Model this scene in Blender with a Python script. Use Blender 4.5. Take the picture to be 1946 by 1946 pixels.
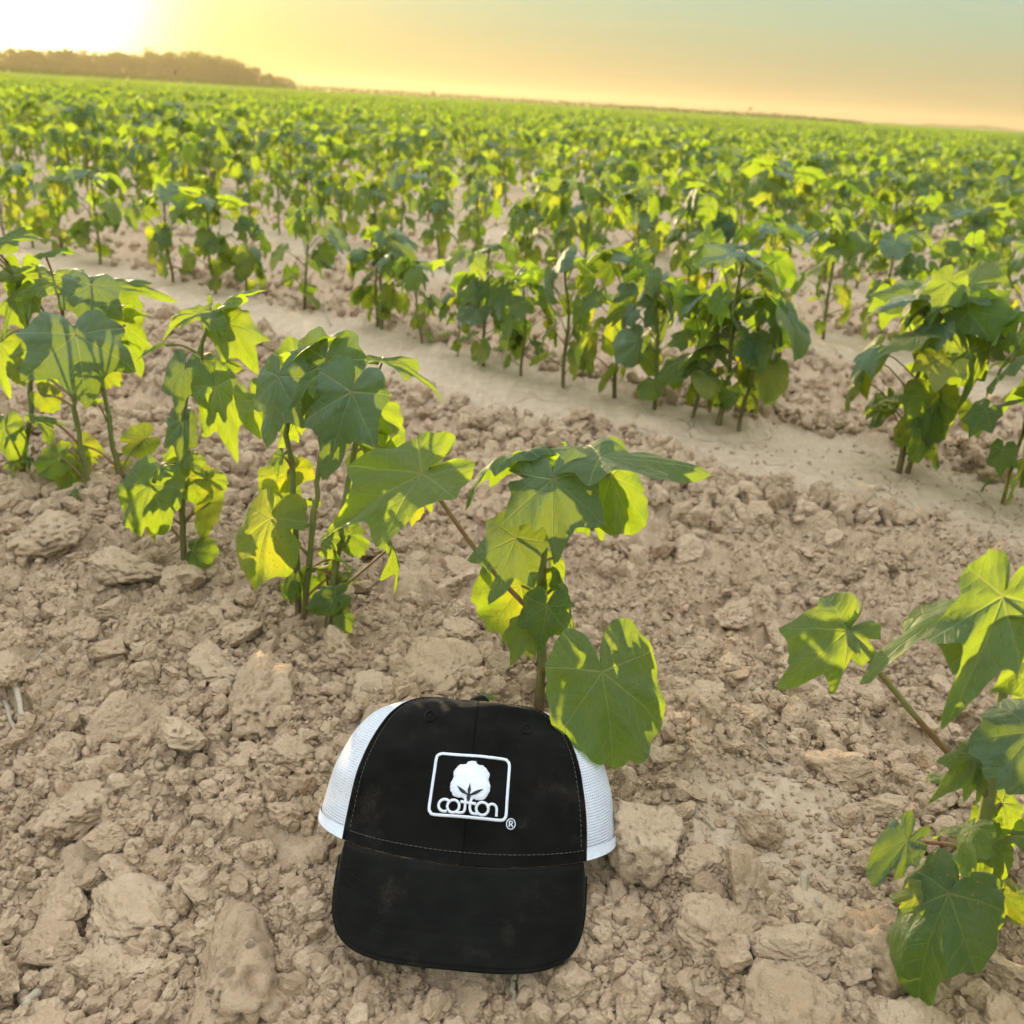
import bpy, math, random
import numpy as np
from mathutils import Vector, Matrix

# ------------------------------------------------------------------ camera, sky, sun, exposure
sc = bpy.context.scene
for o in list(bpy.data.objects):
    bpy.data.objects.remove(o)
COL = sc.collection
R = math.radians
PX = 1946.0                      # pixel grid used for measuring the photograph
CAM_H, PITCH, ROLL, FOV = 0.535, 22.2, 3.4, 54.0
_p, _r = R(PITCH), R(ROLL)
C_F = np.array([0, math.cos(_p), -math.sin(_p)])
_u0, _r0 = np.array([0, math.sin(_p), math.cos(_p)]), np.array([1.0, 0, 0])
C_R = math.cos(_r) * _r0 + math.sin(_r) * _u0
C_U = -math.sin(_r) * _r0 + math.cos(_r) * _u0
C_O = np.array([0, 0, CAM_H])
FPX = PX / 2 / math.tan(R(FOV / 2))

cam = bpy.data.cameras.new('camera')
cam.sensor_width = 36.0
cam.angle = R(FOV)
cam.clip_start, cam.clip_end = 0.02, 6000.0
cam.dof.use_dof = True
cam.dof.focus_distance = 0.80
cam.dof.aperture_fstop = 10.5
cam_ob = bpy.data.objects.new('camera', cam)
COL.objects.link(cam_ob)
cam_ob.matrix_world = Matrix(((C_R[0], C_U[0], -C_F[0], 0), (C_R[1], C_U[1], -C_F[1], 0),
                              (C_R[2], C_U[2], -C_F[2], CAM_H), (0, 0, 0, 1)))
sc.camera = cam_ob

SUN_EL, SUN_AZ = 4.7, -26.0       # degrees; azimuth from +Y, negative = to the left
SUN_DIR = np.array([math.sin(R(SUN_AZ)) * math.cos(R(SUN_EL)), math.cos(R(SUN_AZ)) * math.cos(R(SUN_EL)), math.sin(R(SUN_EL))])
sun = bpy.data.lights.new('sun', 'SUN')
sun.energy = 5.0
sun.angle = R(0.6)
sun.color = (1.0, 0.77, 0.42)
sun_ob = bpy.data.objects.new('sun', sun)
COL.objects.link(sun_ob)
sun_ob.rotation_euler = Vector(-SUN_DIR).to_track_quat('-Z', 'Y').to_euler()

sc.view_settings.view_transform = 'Standard'
sc.view_settings.look = 'None'
sc.view_settings.exposure = 1.0
sc.view_settings.gamma = 1.0
sc.view_settings.use_curve_mapping = False
sc.cycles.max_bounces = 5
sc.cycles.diffuse_bounces = 1
sc.cycles.transmission_bounces = 3
sc.cycles.use_adaptive_sampling = True
sc.cycles.adaptive_threshold = 0.042
sc.cycles.adaptive_min_samples = 10
sc.cycles.transparent_max_bounces = 8
sc.cycles.volume_bounces = 0
sc.cycles.use_denoising = True


class NT:
    """small helper round a node tree"""
    def __init__(self, nt):
        self.nt = nt
        self.n, self.l = nt.nodes, nt.links

    def new(self, t, **kw):
        nd = self.n.new('ShaderNode' + t)
        for k, v in kw.items():
            setattr(nd, k, v)
        return nd

    def put(self, sock, v):
        if hasattr(v, 'is_output') or hasattr(v, 'links'):
            self.l.new(v, sock)
        elif isinstance(v, (tuple, list)) and len(v) == 3 and len(sock.default_value) == 4:
            sock.default_value = (*v, 1)
        else:
            sock.default_value = v

    def math(self, op, a, b=0.0, c=0.0, clamp=False):
        nd = self.new('Math', operation=op, use_clamp=clamp)
        for i, v in enumerate((a, b, c)):
            if not (i == 2 and op not in ('MULTIPLY_ADD', 'SMOOTH_MIN', 'SMOOTH_MAX', 'COMPARE', 'WRAP', 'PINGPONG')):
                self.put(nd.inputs[i], v)
        return nd.outputs[0]

    def vmath(self, op, a, b=(0, 0, 0), out=0):
        nd = self.new('VectorMath', operation=op)
        self.put(nd.inputs[0], a)
        self.put(nd.inputs[1], b)
        return nd.outputs[out]

    def mix(self, fac, a, b, blend='MIX'):
        nd = self.new('Mix', data_type='RGBA', blend_type=blend)
        self.put(nd.inputs[0], fac)
        self.put(nd.inputs[6], a)
        self.put(nd.inputs[7], b)
        return nd.outputs[2]

    def rng(self, v, a, b, c=0.0, d=1.0, smooth=False):
        nd = self.new('MapRange')
        nd.interpolation_type = 'SMOOTHSTEP' if smooth else 'LINEAR'
        for i, x in enumerate((v, a, b, c, d)):
            self.put(nd.inputs[i], x)
        return nd.outputs[0]

    def noise(self, vec, scale, detail=4, rough=0.55, dist=0.0, out=0):
        nd = self.new('TexNoise')
        self.put(nd.inputs['Vector'], vec)
        nd.inputs['Scale'].default_value = scale
        nd.inputs['Detail'].default_value = detail
        nd.inputs['Roughness'].default_value = rough
        nd.inputs['Distortion'].default_value = dist
        return nd.outputs[out]

    def voro(self, vec, scale, feature='F1', out=0, rnd=1.0):
        nd = self.new('TexVoronoi', feature=feature)
        self.put(nd.inputs['Vector'], vec)
        nd.inputs['Scale'].default_value = scale
        nd.inputs['Randomness'].default_value = rnd
        return nd.outputs[out]

    def ramp(self, fac, stops, interp='LINEAR'):
        nd = self.new('ValToRGB')
        cr = nd.color_ramp
        cr.interpolation = interp
        while len(cr.elements) < len(stops):
            cr.elements.new(0.5)
        for e, (p, c) in zip(cr.elements, stops):
            e.position = p
            e.color = (*c, 1)
        self.put(nd.inputs[0], fac)
        return nd.outputs[0]

    def bump(self, h, strength, dist, normal=None):
        nd = self.new('Bump')
        nd.inputs['Strength'].default_value = strength
        nd.inputs['Distance'].default_value = dist
        self.put(nd.inputs['Height'], h)
        if normal is not None:
            self.put(nd.inputs['Normal'], normal)
        return nd.outputs[0]


# evening sky: a warm hazy horizon that turns pale teal and then pale blue overhead, brightened round the sun
world = bpy.data.worlds.new('World')
sc.world = world
world.use_nodes = True
w = NT(world.node_tree)
bg = w.n['Background']
tc = w.new('TexCoord')
dirv = w.vmath('NORMALIZE', tc.outputs['Generated'])
sep = w.new('SeparateXYZ')
w.put(sep.inputs[0], dirv)
elev = w.math('MULTIPLY', w.math('ARCSINE', sep.outputs[2]), 180 / math.pi)
ang = w.math('MULTIPLY', w.math('ARCCOSINE', w.math('MINIMUM', w.vmath('DOT_PRODUCT', dirv, tuple(SUN_DIR), 1), 1.0)), 180 / math.pi)
base = w.ramp(w.rng(elev, -1.0, 89.0), [(0.0, (0.261, 0.194, 0.107)), (0.020, (0.273, 0.217, 0.118)), (0.040, (0.253, 0.249, 0.150)),
                                       (0.062, (0.232, 0.285, 0.200)), (0.092, (0.215, 0.305, 0.258)), (0.22, (0.379, 0.490, 0.521)), (0.45, (0.853, 0.948, 1.059)),
                                       (1.0, (1.027, 1.145, 1.327))])
g1 = w.math('EXPONENT', w.math('DIVIDE', ang, -11.0))
g2 = w.math('EXPONENT', w.math('MULTIPLY', w.math('POWER', w.math('DIVIDE', ang, 5.0), 2.0), -1.0))
sc1 = w.new('VectorMath', operation='SCALE'); sc1.inputs[0].default_value = (0.78, 0.50, 0.05); w.put(sc1.inputs['Scale'], g1)
sc2 = w.new('VectorMath', operation='SCALE'); sc2.inputs[0].default_value = (3.2, 2.7, 1.7); w.put(sc2.inputs['Scale'], g2)
# thin high cloud streaks
stx = w.new('Mapping'); w.put(stx.inputs[0], dirv); stx.inputs['Scale'].default_value = (3, 3, 60)
streak = w.rng(w.noise(stx.outputs[0], 1.6, 3), 0.52, 0.75, 0.0, 0.10, True)
skyc = w.vmath('ADD', w.vmath('ADD', base, sc1.outputs[0]), sc2.outputs[0])
skyc = w.mix(streak, skyc, (0.48, 0.38, 0.21))
w.l.new(skyc, bg.inputs[0])
bg.inputs[1].default_value = 1.0

# ------------------------------------------------------------------ helpers
def ray(x, y):
    d = C_F * FPX + C_R * (x - PX / 2) - C_U * (y - PX / 2)
    return d / np.linalg.norm(d)

def at(x, y, Y):
    """the point of the vertical plane y = Y that shows at pixel (x, y) of the photograph"""
    d = ray(x, y)
    return C_O + d * (Y / d[1])

def proj(P):
    v = np.atleast_2d(P) - C_O
    z = v @ C_F
    return PX / 2 + FPX * (v @ C_R) / z, PX / 2 - FPX * (v @ C_U) / z, z

_rs = np.random.RandomState(7)
_perm = _rs.permutation(256)
_perm = np.concatenate([_perm, _perm, _perm])
_grad = _rs.normal(size=(256, 3))
_grad /= np.linalg.norm(_grad, axis=1)[:, None]

def perlin(x, y, z=0.0):
    x, y, z = np.broadcast_arrays(np.asarray(x, float), np.asarray(y, float), np.asarray(z, float))
    xi, yi, zi = np.floor(x).astype(int), np.floor(y).astype(int), np.floor(z).astype(int)
    xf, yf, zf = x - xi, y - yi, z - zi
    f = lambda t: t * t * t * (t * (t * 6 - 15) + 10)
    u, v, ww = f(xf), f(yf), f(zf)
    out = 0
    for dx in (0, 1):
        for dy in (0, 1):
            for dz in (0, 1):
                h = _perm[_perm[_perm[(xi + dx) & 255] + ((yi + dy) & 255)] + ((zi + dz) & 255)]
                g = _grad[h]
                d = g[..., 0] * (xf - dx) + g[..., 1] * (yf - dy) + g[..., 2] * (zf - dz)
                out = out + d * (u if dx else 1 - u) * (v if dy else 1 - v) * (ww if dz else 1 - ww)
    return out * 1.6

def fbm(x, y, z=0.0, octv=4, lac=2.03, gain=0.5):
    a, s = 1.0, 0
    for i in range(octv):
        s = s + a * perlin(x * lac ** i + 17.3 * i, y * lac ** i - 9.1 * i, z * lac ** i + 3.7 * i)
        a *= gain
    return s

def sstep(a, b, x):
    t = np.clip((x - a) / (b - a), 0, 1)
    return t * t * (3 - 2 * t)

def mesh_np(name, verts, faces, uv=None, smooth=True, mats=(), attrs=None, midx=None):
    """faces: an (M,3) or (M,4) array, or a list of such arrays"""
    me = bpy.data.meshes.new(name)
    verts = np.asarray(verts, np.float32)
    fl = faces if isinstance(faces, list) else [faces]
    fl = [np.asarray(f, np.int32) for f in fl if len(f)]
    loops = np.concatenate([f.ravel() for f in fl])
    cnt = np.concatenate([np.full(len(f), f.shape[1], np.int32) for f in fl])
    start = np.concatenate([[0], np.cumsum(cnt)[:-1]]).astype(np.int32)
    me.vertices.add(len(verts)); me.vertices.foreach_set('co', verts.ravel())
    me.loops.add(len(loops)); me.loops.foreach_set('vertex_index', loops)
    me.polygons.add(len(cnt)); me.polygons.foreach_set('loop_start', start)
    me.polygons.foreach_set('use_smooth', np.full(len(cnt), smooth, bool))
    if midx is not None:
        me.polygons.foreach_set('material_index', np.asarray(midx, np.int32))
    if uv is not None:
        ul = me.uv_layers.new(name='UVMap')
        ul.data.foreach_set('uv', np.asarray(uv, np.float32)[loops].ravel())
    for k, (dom, typ, arr) in (attrs or {}).items():
        a = me.attributes.new(k, typ, dom)
        a.data.foreach_set('vector' if typ == 'FLOAT_VECTOR' else 'value', np.asarray(arr).ravel())
    for m in mats:
        me.materials.append(m)
    me.update(calc_edges=True)
    me.validate()
    return me

def obj(name, me, parent=None, label=None, cat=None, group=None, kind=None, loc=None):
    o = bpy.data.objects.new(name, me)
    COL.objects.link(o)
    if parent is not None:
        o.parent = parent
    if loc is not None:
        o.location = loc
    for k, v in (('label', label), ('category', cat), ('group', group), ('kind', kind)):
        if v:
            o[k] = v
    return o

def smooth_path(pts, n):
    """Catmull-Rom through the points"""
    P = np.asarray(pts, float)
    if len(P) == 2:
        t = np.linspace(0, 1, n)[:, None]
        return P[0] * (1 - t) + P[1] * t
    Q = np.vstack([2 * P[0] - P[1], P, 2 * P[-1] - P[-2]])
    out = []
    ts = np.linspace(0, len(P) - 1, n)
    for t in ts:
        i = min(int(t), len(P) - 2)
        f = t - i
        a, b, c, d = Q[i:i + 4]
        out.append(0.5 * ((2 * b) + (-a + c) * f + (2 * a - 5 * b + 4 * c - d) * f * f + (-a + 3 * b - 3 * c + d) * f ** 3))
    return np.array(out)

def tube(path, rad, sides=7, cap=True):
    """vertices and quads of a tube along a path (n,3) with radius per point"""
    P = np.asarray(path, float)
    n = len(P)
    rad = np.broadcast_to(np.asarray(rad, float), (n,))
    T = np.gradient(P, axis=0)
    T /= np.linalg.norm(T, axis=1)[:, None] + 1e-12
    ref = np.array([0.31, 0.87, 0.2]) if abs(T[0, 1]) < 0.8 else np.array([1.0, 0.1, 0.2])
    A = np.cross(T, ref); A /= np.linalg.norm(A, axis=1)[:, None] + 1e-12
    B = np.cross(T, A)
    th = np.arange(sides) * 2 * math.pi / sides
    V = P[:, None] + rad[:, None, None] * (np.cos(th)[None, :, None] * A[:, None] + np.sin(th)[None, :, None] * B[:, None])
    V = V.reshape(-1, 3)
    i = np.arange(n - 1)[:, None] * sides
    j = np.arange(sides)[None]
    k = (j + 1) % sides
    F = np.stack([i + j, i + k, i + sides + k, i + sides + j], -1).reshape(-1, 4)
    if cap:
        V = np.vstack([V, P[0], P[-1]])
        c0, c1 = len(V) - 2, len(V) - 1
        jj = np.arange(sides); kk = (jj + 1) % sides
        e = (n - 1) * sides
        F = np.vstack([F, np.stack([kk, jj, np.full(sides, c0), np.full(sides, c0)], -1)[:, :4],
                       np.stack([e + jj, e + kk, np.full(sides, c1), np.full(sides, c1)], -1)])
    return V, F

def split_quads(F):
    """quads whose last two corners coincide become triangles"""
    F = np.asarray(F)
    t = F[:, 2] == F[:, 3]
    out = []
    if (~t).any():
        out.append(F[~t])
    if t.any():
        out.append(F[t][:, :3])
    return out

class Bag:
    """collects several vertex/face arrays into one mesh"""
    def __init__(self):
        self.v, self.q, self.t, self.uv, self.var, self.n = [], [], [], [], [], 0
    def add(self, V, F, uv=None, var=0.0):
        V = np.asarray(V); F = np.asarray(F)
        for f in (split_quads(F) if F.shape[1] == 4 else [F]):
            (self.q if f.shape[1] == 4 else self.t).append(f + self.n)
        self.v.append(V)
        self.uv.append(np.zeros((len(V), 2)) if uv is None else uv)
        self.var.append(np.full(len(V), var, np.float32))
        self.n += len(V)
    def mesh(self, name, mats, smooth=True, var=False, midx=None):
        fl = []
        if self.q: fl.append(np.concatenate(self.q))
        if self.t: fl.append(np.concatenate(self.t))
        at_ = {'var': ('POINT', 'FLOAT', np.concatenate(self.var))} if var else None
        return mesh_np(name, np.concatenate(self.v), fl, np.concatenate(self.uv), smooth, mats, at_, midx)

def new_mat(name):
    m = bpy.data.materials.new(name)
    m.use_nodes = True
    t = NT(m.node_tree)
    return m, t, t.n['Principled BSDF'], t.n['Material Output']

# ------------------------------------------------------------------ materials
def soil_material(name, crusty):
    m, t, b, out = new_mat(name)
    geo = t.new('NewGeometry')
    P = geo.outputs['Position']
    if not crusty:
        tcn = t.new('TexCoord'); oi = t.new('ObjectInfo')
        P = t.vmath('ADD', P, t.vmath('MULTIPLY', oi.outputs['Random'], (7.0, 3.0, 5.0)))
    big = t.noise(P, 5.0, 3)
    mid = t.noise(P, 42.0, 3, 0.6)
    fine = t.noise(P, 260.0, 2, 0.65)
    col = t.mix(t.rng(mid, 0.3, 0.72), (0.45, 0.300, 0.172), (0.60, 0.428, 0.270))
    col = t.mix(t.rng(big, 0.35, 0.7, 0, 0.5), col, (0.535, 0.378, 0.235))
    col = t.mix(t.rng(fine, 0.55, 0.8, 0, 0.35), col, (0.67, 0.505, 0.33))
    col = t.mix(t.rng(fine, 0.42, 0.25, 0, 0.4), col, (0.21, 0.128, 0.07))
    if crusty:
        a = t.new('Attribute', attribute_name='crust')
        c2 = t.mix(t.rng(mid, 0.3, 0.7), (0.54, 0.40, 0.26), (0.64, 0.49, 0.33))
        col = t.mix(t.math('MULTIPLY', a.outputs['Fac'], 0.85), col, c2)
        # cracks in the dried crust
        dn = t.noise(P, 30.0, 3, 0.6, 0.0, 1)
        vo = t.voro(t.vmath('ADD', P, t.vmath('MULTIPLY', dn, (0.05, 0.05, 0.05))), 9.0, 'DISTANCE_TO_EDGE')
        crack = t.rng(vo, 0.0, 0.016, 1.0, 0.0)
        crack = t.math('MULTIPLY', crack, t.math('MULTIPLY', a.outputs['Fac'], t.rng(big, 0.48, 0.6)))
    else:
        oi2 = t.new('ObjectInfo')
        col = t.mix(t.rng(oi2.outputs['Random'], 0, 1, 0.0, 0.65), col, t.mix(t.math('FRACT', t.math('MULTIPLY', oi2.outputs['Random'], 7.31)), (0.37, 0.245, 0.14), (0.65, 0.475, 0.30)))
    t.put(b.inputs['Base Color'], col)
    b.inputs['Roughness'].default_value = 0.95
    b.inputs['Specular IOR Level'].default_value = 0.08
    n2 = t.bump(t.noise(P, 190.0, 4, 0.8), 0.95, 0.0042)
    if crusty:
        n2 = t.bump(crack, 1.0, -0.004, n2)
    t.put(b.inputs['Normal'], n2)
    return m

M_SOIL = soil_material('dry_soil', True)
M_CLOD = soil_material('dry_clod', False)

def leaf_material(name, spotted, thick=False):  # thick: shaded look, shade put into the tint and translucency
    m, t, b, out = new_mat(name)
    uvn = t.new('UVMap', uv_map='UVMap')
    sx = t.new('SeparateXYZ'); t.put(sx.inputs[0], uvn.outputs[0])
    X, Y = sx.outputs[0], sx.outputs[1]
    # palmate veins: five main veins from the petiole, mirrored about the midrib, with side veins
    ang = t.math('ABSOLUTE', t.math('ARCTAN2', X, Y))
    dev = t.math('MINIMUM', t.math('MINIMUM', ang, t.math('ABSOLUTE', t.math('SUBTRACT', ang, 0.89))), t.math('ABSOLUTE', t.math('SUBTRACT', ang, 1.76)))
    rad = t.vmath('LENGTH', uvn.outputs[0], out=1)
    u = t.math('MULTIPLY', rad, t.math('COSINE', dev))
    v = t.math('MULTIPLY', rad, t.math('SINE', dev))
    wd = t.math('MAXIMUM', t.math('SUBTRACT', 0.021, t.math('MULTIPLY', u, 0.015)), 0.004)
    vein = t.math('SUBTRACT', 1.0, t.math('DIVIDE', v, wd), clamp=True)
    saw = t.math('ABSOLUTE', t.math('SUBTRACT', t.math('FRACT', t.math('MULTIPLY', t.math('SUBTRACT', u, t.math('MULTIPLY', v, 0.75)), 7.0)), 0.5))
    sd = t.math('MULTIPLY', t.math('SUBTRACT', 1.0, t.math('DIVIDE', saw, 0.045), clamp=True), 0.55)
    net = t.voro(uvn.outputs[0], 26.0, 'DISTANCE_TO_EDGE')
    netl = t.math('MULTIPLY', t.rng(net, 0.0, 0.05, 1.0, 0.0), 0.22)
    veins = t.math('MAXIMUM', t.math('MAXIMUM', vein, sd), netl)
    oi = t.new('ObjectInfo')
    at_ = t.new('Attribute', attribute_name='var')
    rnd = t.math('FRACT', t.math('ADD', oi.outputs['Random'], at_.outputs['Fac']))
    off = t.vmath('ADD', uvn.outputs[0], t.vmath('MULTIPLY', rnd, (23.0, 11.0, 5.0)))
    mott = t.noise(off, 3.0, 4)
    top = t.mix(rnd, (0.028, 0.060, 0.027), (0.050, 0.098, 0.031))
    top = t.mix(t.rng(mott, 0.35, 0.7, 0, 0.6), top, (0.052, 0.098, 0.033))
    trans = t.mix(rnd, (0.30, 0.46, 0.012), (0.46, 0.60, 0.020))
    trans = t.mix(t.rng(mott, 0.4, 0.7, 0, 0.5), trans, (0.52, 0.60, 0.03))
    if thick:  # duller grey-green tint of the shaded copy
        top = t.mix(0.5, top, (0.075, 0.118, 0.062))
    if spotted:
        yel = t.rng(t.noise(off, 1.3, 3), 0.38, 0.62)
        top = t.mix(t.math('MULTIPLY', yel, 0.45), top, (0.26, 0.27, 0.035))
        trans = t.mix(t.math('MULTIPLY', yel, 0.45), trans, (0.75, 0.62, 0.02))
        spn = t.voro(off, 19.0)
        sp = t.math('MULTIPLY', t.rng(spn, 0.26, 0.10, 0, 1), t.rng(t.noise(off, 2.6, 2), 0.50, 0.58))
        top = t.mix(sp, top, (0.13, 0.055, 0.02))
        trans = t.mix(sp, trans, (0.16, 0.05, 0.01))
    else:
        spn = t.voro(off, 9.0)
        sp = t.math('MULTIPLY', t.rng(spn, 0.16, 0.08, 0, 1), t.rng(t.noise(off, 2.0, 2), 0.60, 0.66))
        top = t.mix(sp, top, (0.20, 0.16, 0.05))
        trans = t.mix(sp, trans, (0.7, 0.6, 0.1))
    top = t.mix(t.math('MULTIPLY', veins, 0.66), top, (0.19, 0.25, 0.10))
    trans = t.mix(t.math('MULTIPLY', veins, 0.55), trans, (0.62, 0.66, 0.16))
    # reddish spot where the petiole joins
    rr = rad
    top = t.mix(t.rng(rr, 0.015, 0.04, 0.8, 0.0), top, (0.22, 0.07, 0.05))
    geo = t.new('NewGeometry')
    top = t.mix(t.math('MULTIPLY', geo.outputs['Backfacing'], 0.5), top, (0.13, 0.18, 0.085))
    t.put(b.inputs['Base Color'], top)
    b.inputs['Roughness'].default_value = 0.50
    b.inputs['Specular IOR Level'].default_value = 0.42
    b.inputs['Sheen Weight'].default_value = 0.24
    b.inputs['Sheen Roughness'].default_value = 0.35
    b.inputs['Sheen Tint'].default_value = (1.0, 0.96, 0.86, 1)
    quilt = t.math('SUBTRACT', t.math('MULTIPLY', t.math('SINE', t.math('MULTIPLY', saw, math.pi)), 0.3), veins)
    bn = t.bump(t.math('ADD', quilt, t.math('MULTIPLY', t.noise(off, 9.0, 2), 1.6)), 0.6, 0.0014)
    t.put(b.inputs['Normal'], bn)
    tr = t.new('BsdfTranslucent')
    t.put(tr.inputs['Color'], trans)
    t.put(tr.inputs['Normal'], bn)
    mx = t.new('MixShader')
    mx.inputs[0].default_value = 0.24 if thick else 0.52  # weaker backlight makes the shaded copy look overshadowed
    t.l.new(b.outputs[0], mx.inputs[1]); t.l.new(tr.outputs[0], mx.inputs[2])
    t.l.new(mx.outputs[0], out.inputs['Surface'])
    return m

M_LEAF = leaf_material('leaf_green', False)
M_LEAFY = leaf_material('leaf_yellowing', True)
M_LEAF_SHADE = leaf_material('leaf_green_shaded', False, True)  # shaded copy of the green leaf, shade built into the material

def stem_material(name, red):
    m, t, b, out = new_mat(name)
    geo = t.new('NewGeometry')
    tcn = t.new('TexCoord')
    sz = t.new('SeparateXYZ'); t.put(sz.inputs[0], geo.outputs['Position'])
    n = t.noise(geo.outputs['Position'], 160.0, 4, 0.6)
    n2 = t.noise(geo.outputs['Position'], 25.0, 3)
    col = t.mix(n2, (0.13, 0.16, 0.035), (0.20, 0.21, 0.06)) if not red else t.mix(t.rng(n2, 0.35, 0.65), (0.23, 0.22, 0.07), (0.26, 0.10, 0.06))
    if not red:
        col = t.mix(t.rng(t.math('ADD', sz.outputs[2], t.math('MULTIPLY', n2, 0.05)), 0.01, 0.10, 0.85, 0.0), col, (0.17, 0.085, 0.05))
    col = t.mix(t.rng(n, 0.5, 0.8, 0, 0.4), col, (0.28, 0.24, 0.12))
    t.put(b.inputs['Base Color'], col)
    b.inputs['Roughness'].default_value = 0.6
    b.inputs['Specular IOR Level'].default_value = 0.3
    b.inputs['Subsurface Weight'].default_value = 0.0
    t.put(b.inputs['Normal'], t.bump(n, 0.5, 0.001))
    return m

M_STEM = stem_material('stem_green_brown', False)
M_PETI = stem_material('petiole_green_red', True)

# ------------------------------------------------------------------ the ground: bedded rows running away to the left
ROW_D = np.array([-0.788, 0.616]); ROW_D /= np.linalg.norm(ROW_D)
ROW_N = np.array([ROW_D[1], -ROW_D[0]])
if ROW_N[1] < 0: ROW_N = -ROW_N
ROW_S0, ROW_SP = 0.665, 0.945

def crust_mask(x, y):
    s = x * ROW_N[0] + y * ROW_N[1]
    ph = (s - ROW_S0) / ROW_SP
    k = np.round(ph)
    d = np.abs(ph - k) * ROW_SP
    wob = 0.05 * fbm(x * 2.3, y * 2.3, 4.0, 3)
    m = sstep(0.20, 0.10, d + wob + np.where(ph - k > 0, 0.05, -0.01)) * (k >= 1)
    r = np.hypot((x - 0.22), (y - 0.66) * 1.15)
    m = np.maximum(m, .82 * sstep(0.15, 0.04, r + 0.04 * fbm(x * 9, y * 9, 1.0, 2)))
    return m

def bumps(x, y, cell, seed, keep):
    """round lumps of random size on a jittered grid, as a height between 0 and 1"""
    gx, gy = np.floor(x / cell).astype(int), np.floor(y / cell).astype(int)
    h = np.zeros_like(x)
    for dx in (-1, 0, 1):
        for dy in (-1, 0, 1):
            cx, cy = gx + dx, gy + dy
            hs = _perm[_perm[(cx + seed) & 255] + (cy & 255)]
            h2 = _perm[(hs + 91) & 255]; h3 = _perm[(hs + 37) & 255]; h4 = _perm[(h2 + 53) & 255]
            px, py = (cx + 0.15 + 0.7 * h2 / 255.0) * cell, (cy + 0.15 + 0.7 * h3 / 255.0) * cell
            r = cell * (0.25 + 0.45 * h4 / 255.0)
            an = hs * 0.0246
            ex, ey = (x - px), (y - py)
            e1 = ex * np.cos(an) + ey * np.sin(an); e2 = -ex * np.sin(an) + ey * np.cos(an)
            q = np.maximum(np.maximum(np.abs(e1), 1.35 * np.abs(e2)), np.maximum(.82 * np.abs(e1 + .7 * e2), .95 * np.abs(e1 * .6 - e2))) / r
            tx, ty = (h2 - 128) / 160.0, (h3 - 128) / 160.0
            b = np.clip((1 - q) * 2.6, 0, 1) ** .75 * (r / cell) * (hs < keep * 256) * np.clip(1 + (tx * e1 + ty * e2) / r, .25, 1.8)
            h = np.maximum(h, b)
    return h

def ground_z(x, y, detail=2):
    x = np.asarray(x, float); y = np.asarray(y, float)
    s = x * ROW_N[0] + y * ROW_N[1]
    ph = (s - ROW_S0) / ROW_SP
    far = sstep(40, 12, np.hypot(x, y))
    u = ph - np.floor(ph) + .05 * perlin(x * 2.1, y * 2.1, 8.0) + .015 * perlin(x * 9, y * 9, 3.0)
    h = -0.145 * np.clip(sstep(.23, .285, u) - sstep(.34, .93, u), 0, 1) * far
    h = h + 0.012 * fbm(x * 3.1, y * 3.1, 0.5, 3) * far
    if detail == 0:
        return h
    cm = crust_mask(x, y)
    cl = 1 - 0.85 * cm
    near = sstep(7, 3, np.hypot(x, y))
    x2 = x + 0.012 * perlin(x * 22, y * 22, 2.0); y2 = y + 0.012 * perlin(x * 22, y * 22, 7.0)
    h = h + cl * near * (0.022 * bumps(x2, y2, 0.085, 3, 0.30) + 0.018 * bumps(x2, y2, 0.045, 11, 0.5))
    h = h + 0.010 * fbm(x * 14, y * 14, 1.5, 3) * cl * near
    if detail > 1:
        h = h + cl * near * (0.012 * bumps(x2 + 0.3 * h, y2, 0.019, 29, 0.75) + 0.0055 * bumps(x, y2, 0.0095, 57, 0.8))
        h = h + (0.0040 * cl + 0.0022) * fbm(x * 75, y * 75, 2.5, 3, 2.1, 0.6) * near
    cap_m = sstep(1.0, .72, np.maximum(np.abs(x + .005) / .175, np.abs(y - .61) / .18)) if detail else 0
    h = h * (1 - cap_m) + (-.040 + .10 * (y - .53) + .30 * np.minimum(h + .03, .03)) * cap_m
    return h

def ground_hits(px, py):
    """the points of the ground that show at pixels of the photograph"""
    px, py = np.atleast_1d(np.asarray(px, float)), np.atleast_1d(np.asarray(py, float))
    d = C_F[None] * FPX + C_R[None] * (px - PX / 2)[:, None] - C_U[None] * (py - PX / 2)[:, None]
    t = CAM_H / np.maximum(1e-4, -d[:, 2])
    for _ in range(8):
        t = (ground_z(d[:, 0] * t, d[:, 1] * t, 0) - CAM_H) / d[:, 2]
    return C_O[None] + d * t[:, None]

def ground_hit(x, y):
    return ground_hits(x, y)[0]

def axis(lo, hi, step, far_lo, far_hi, g):
    a = list(np.arange(lo, hi, step))
    s, v = step, a[-1]
    while v < far_hi:
        s *= g; v += s; a.append(v)
    s, v, b = step, a[0], []
    while v > far_lo:
        s *= g; v -= s; b.append(v)
    return np.array(b[::-1] + a)

gx = axis(-0.80, 0.74, 0.0029, -1500, 1500, 1.040)
gy = axis(0.30, 1.40, 0.0031, -30, 1800, 1.034)
GX, GY = np.meshgrid(gx, gy)
GZ = ground_z(GX, GY)
nx, ny = len(gx), len(gy)
ii = np.arange(nx * ny).reshape(ny, nx)
GF = np.stack([ii[:-1, :-1], ii[:-1, 1:], ii[1:, 1:], ii[1:, :-1]], -1).reshape(-1, 4)
g_me = mesh_np('ground', np.stack([GX, GY, GZ], -1).reshape(-1, 3), GF, None, True, [M_SOIL],
               {'crust': ('POINT', 'FLOAT', crust_mask(GX, GY).astype(np.float32).ravel())})
obj('ground', g_me, kind='structure', label='dry pale soil of the field, ridged in rows and full of clods')

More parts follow.
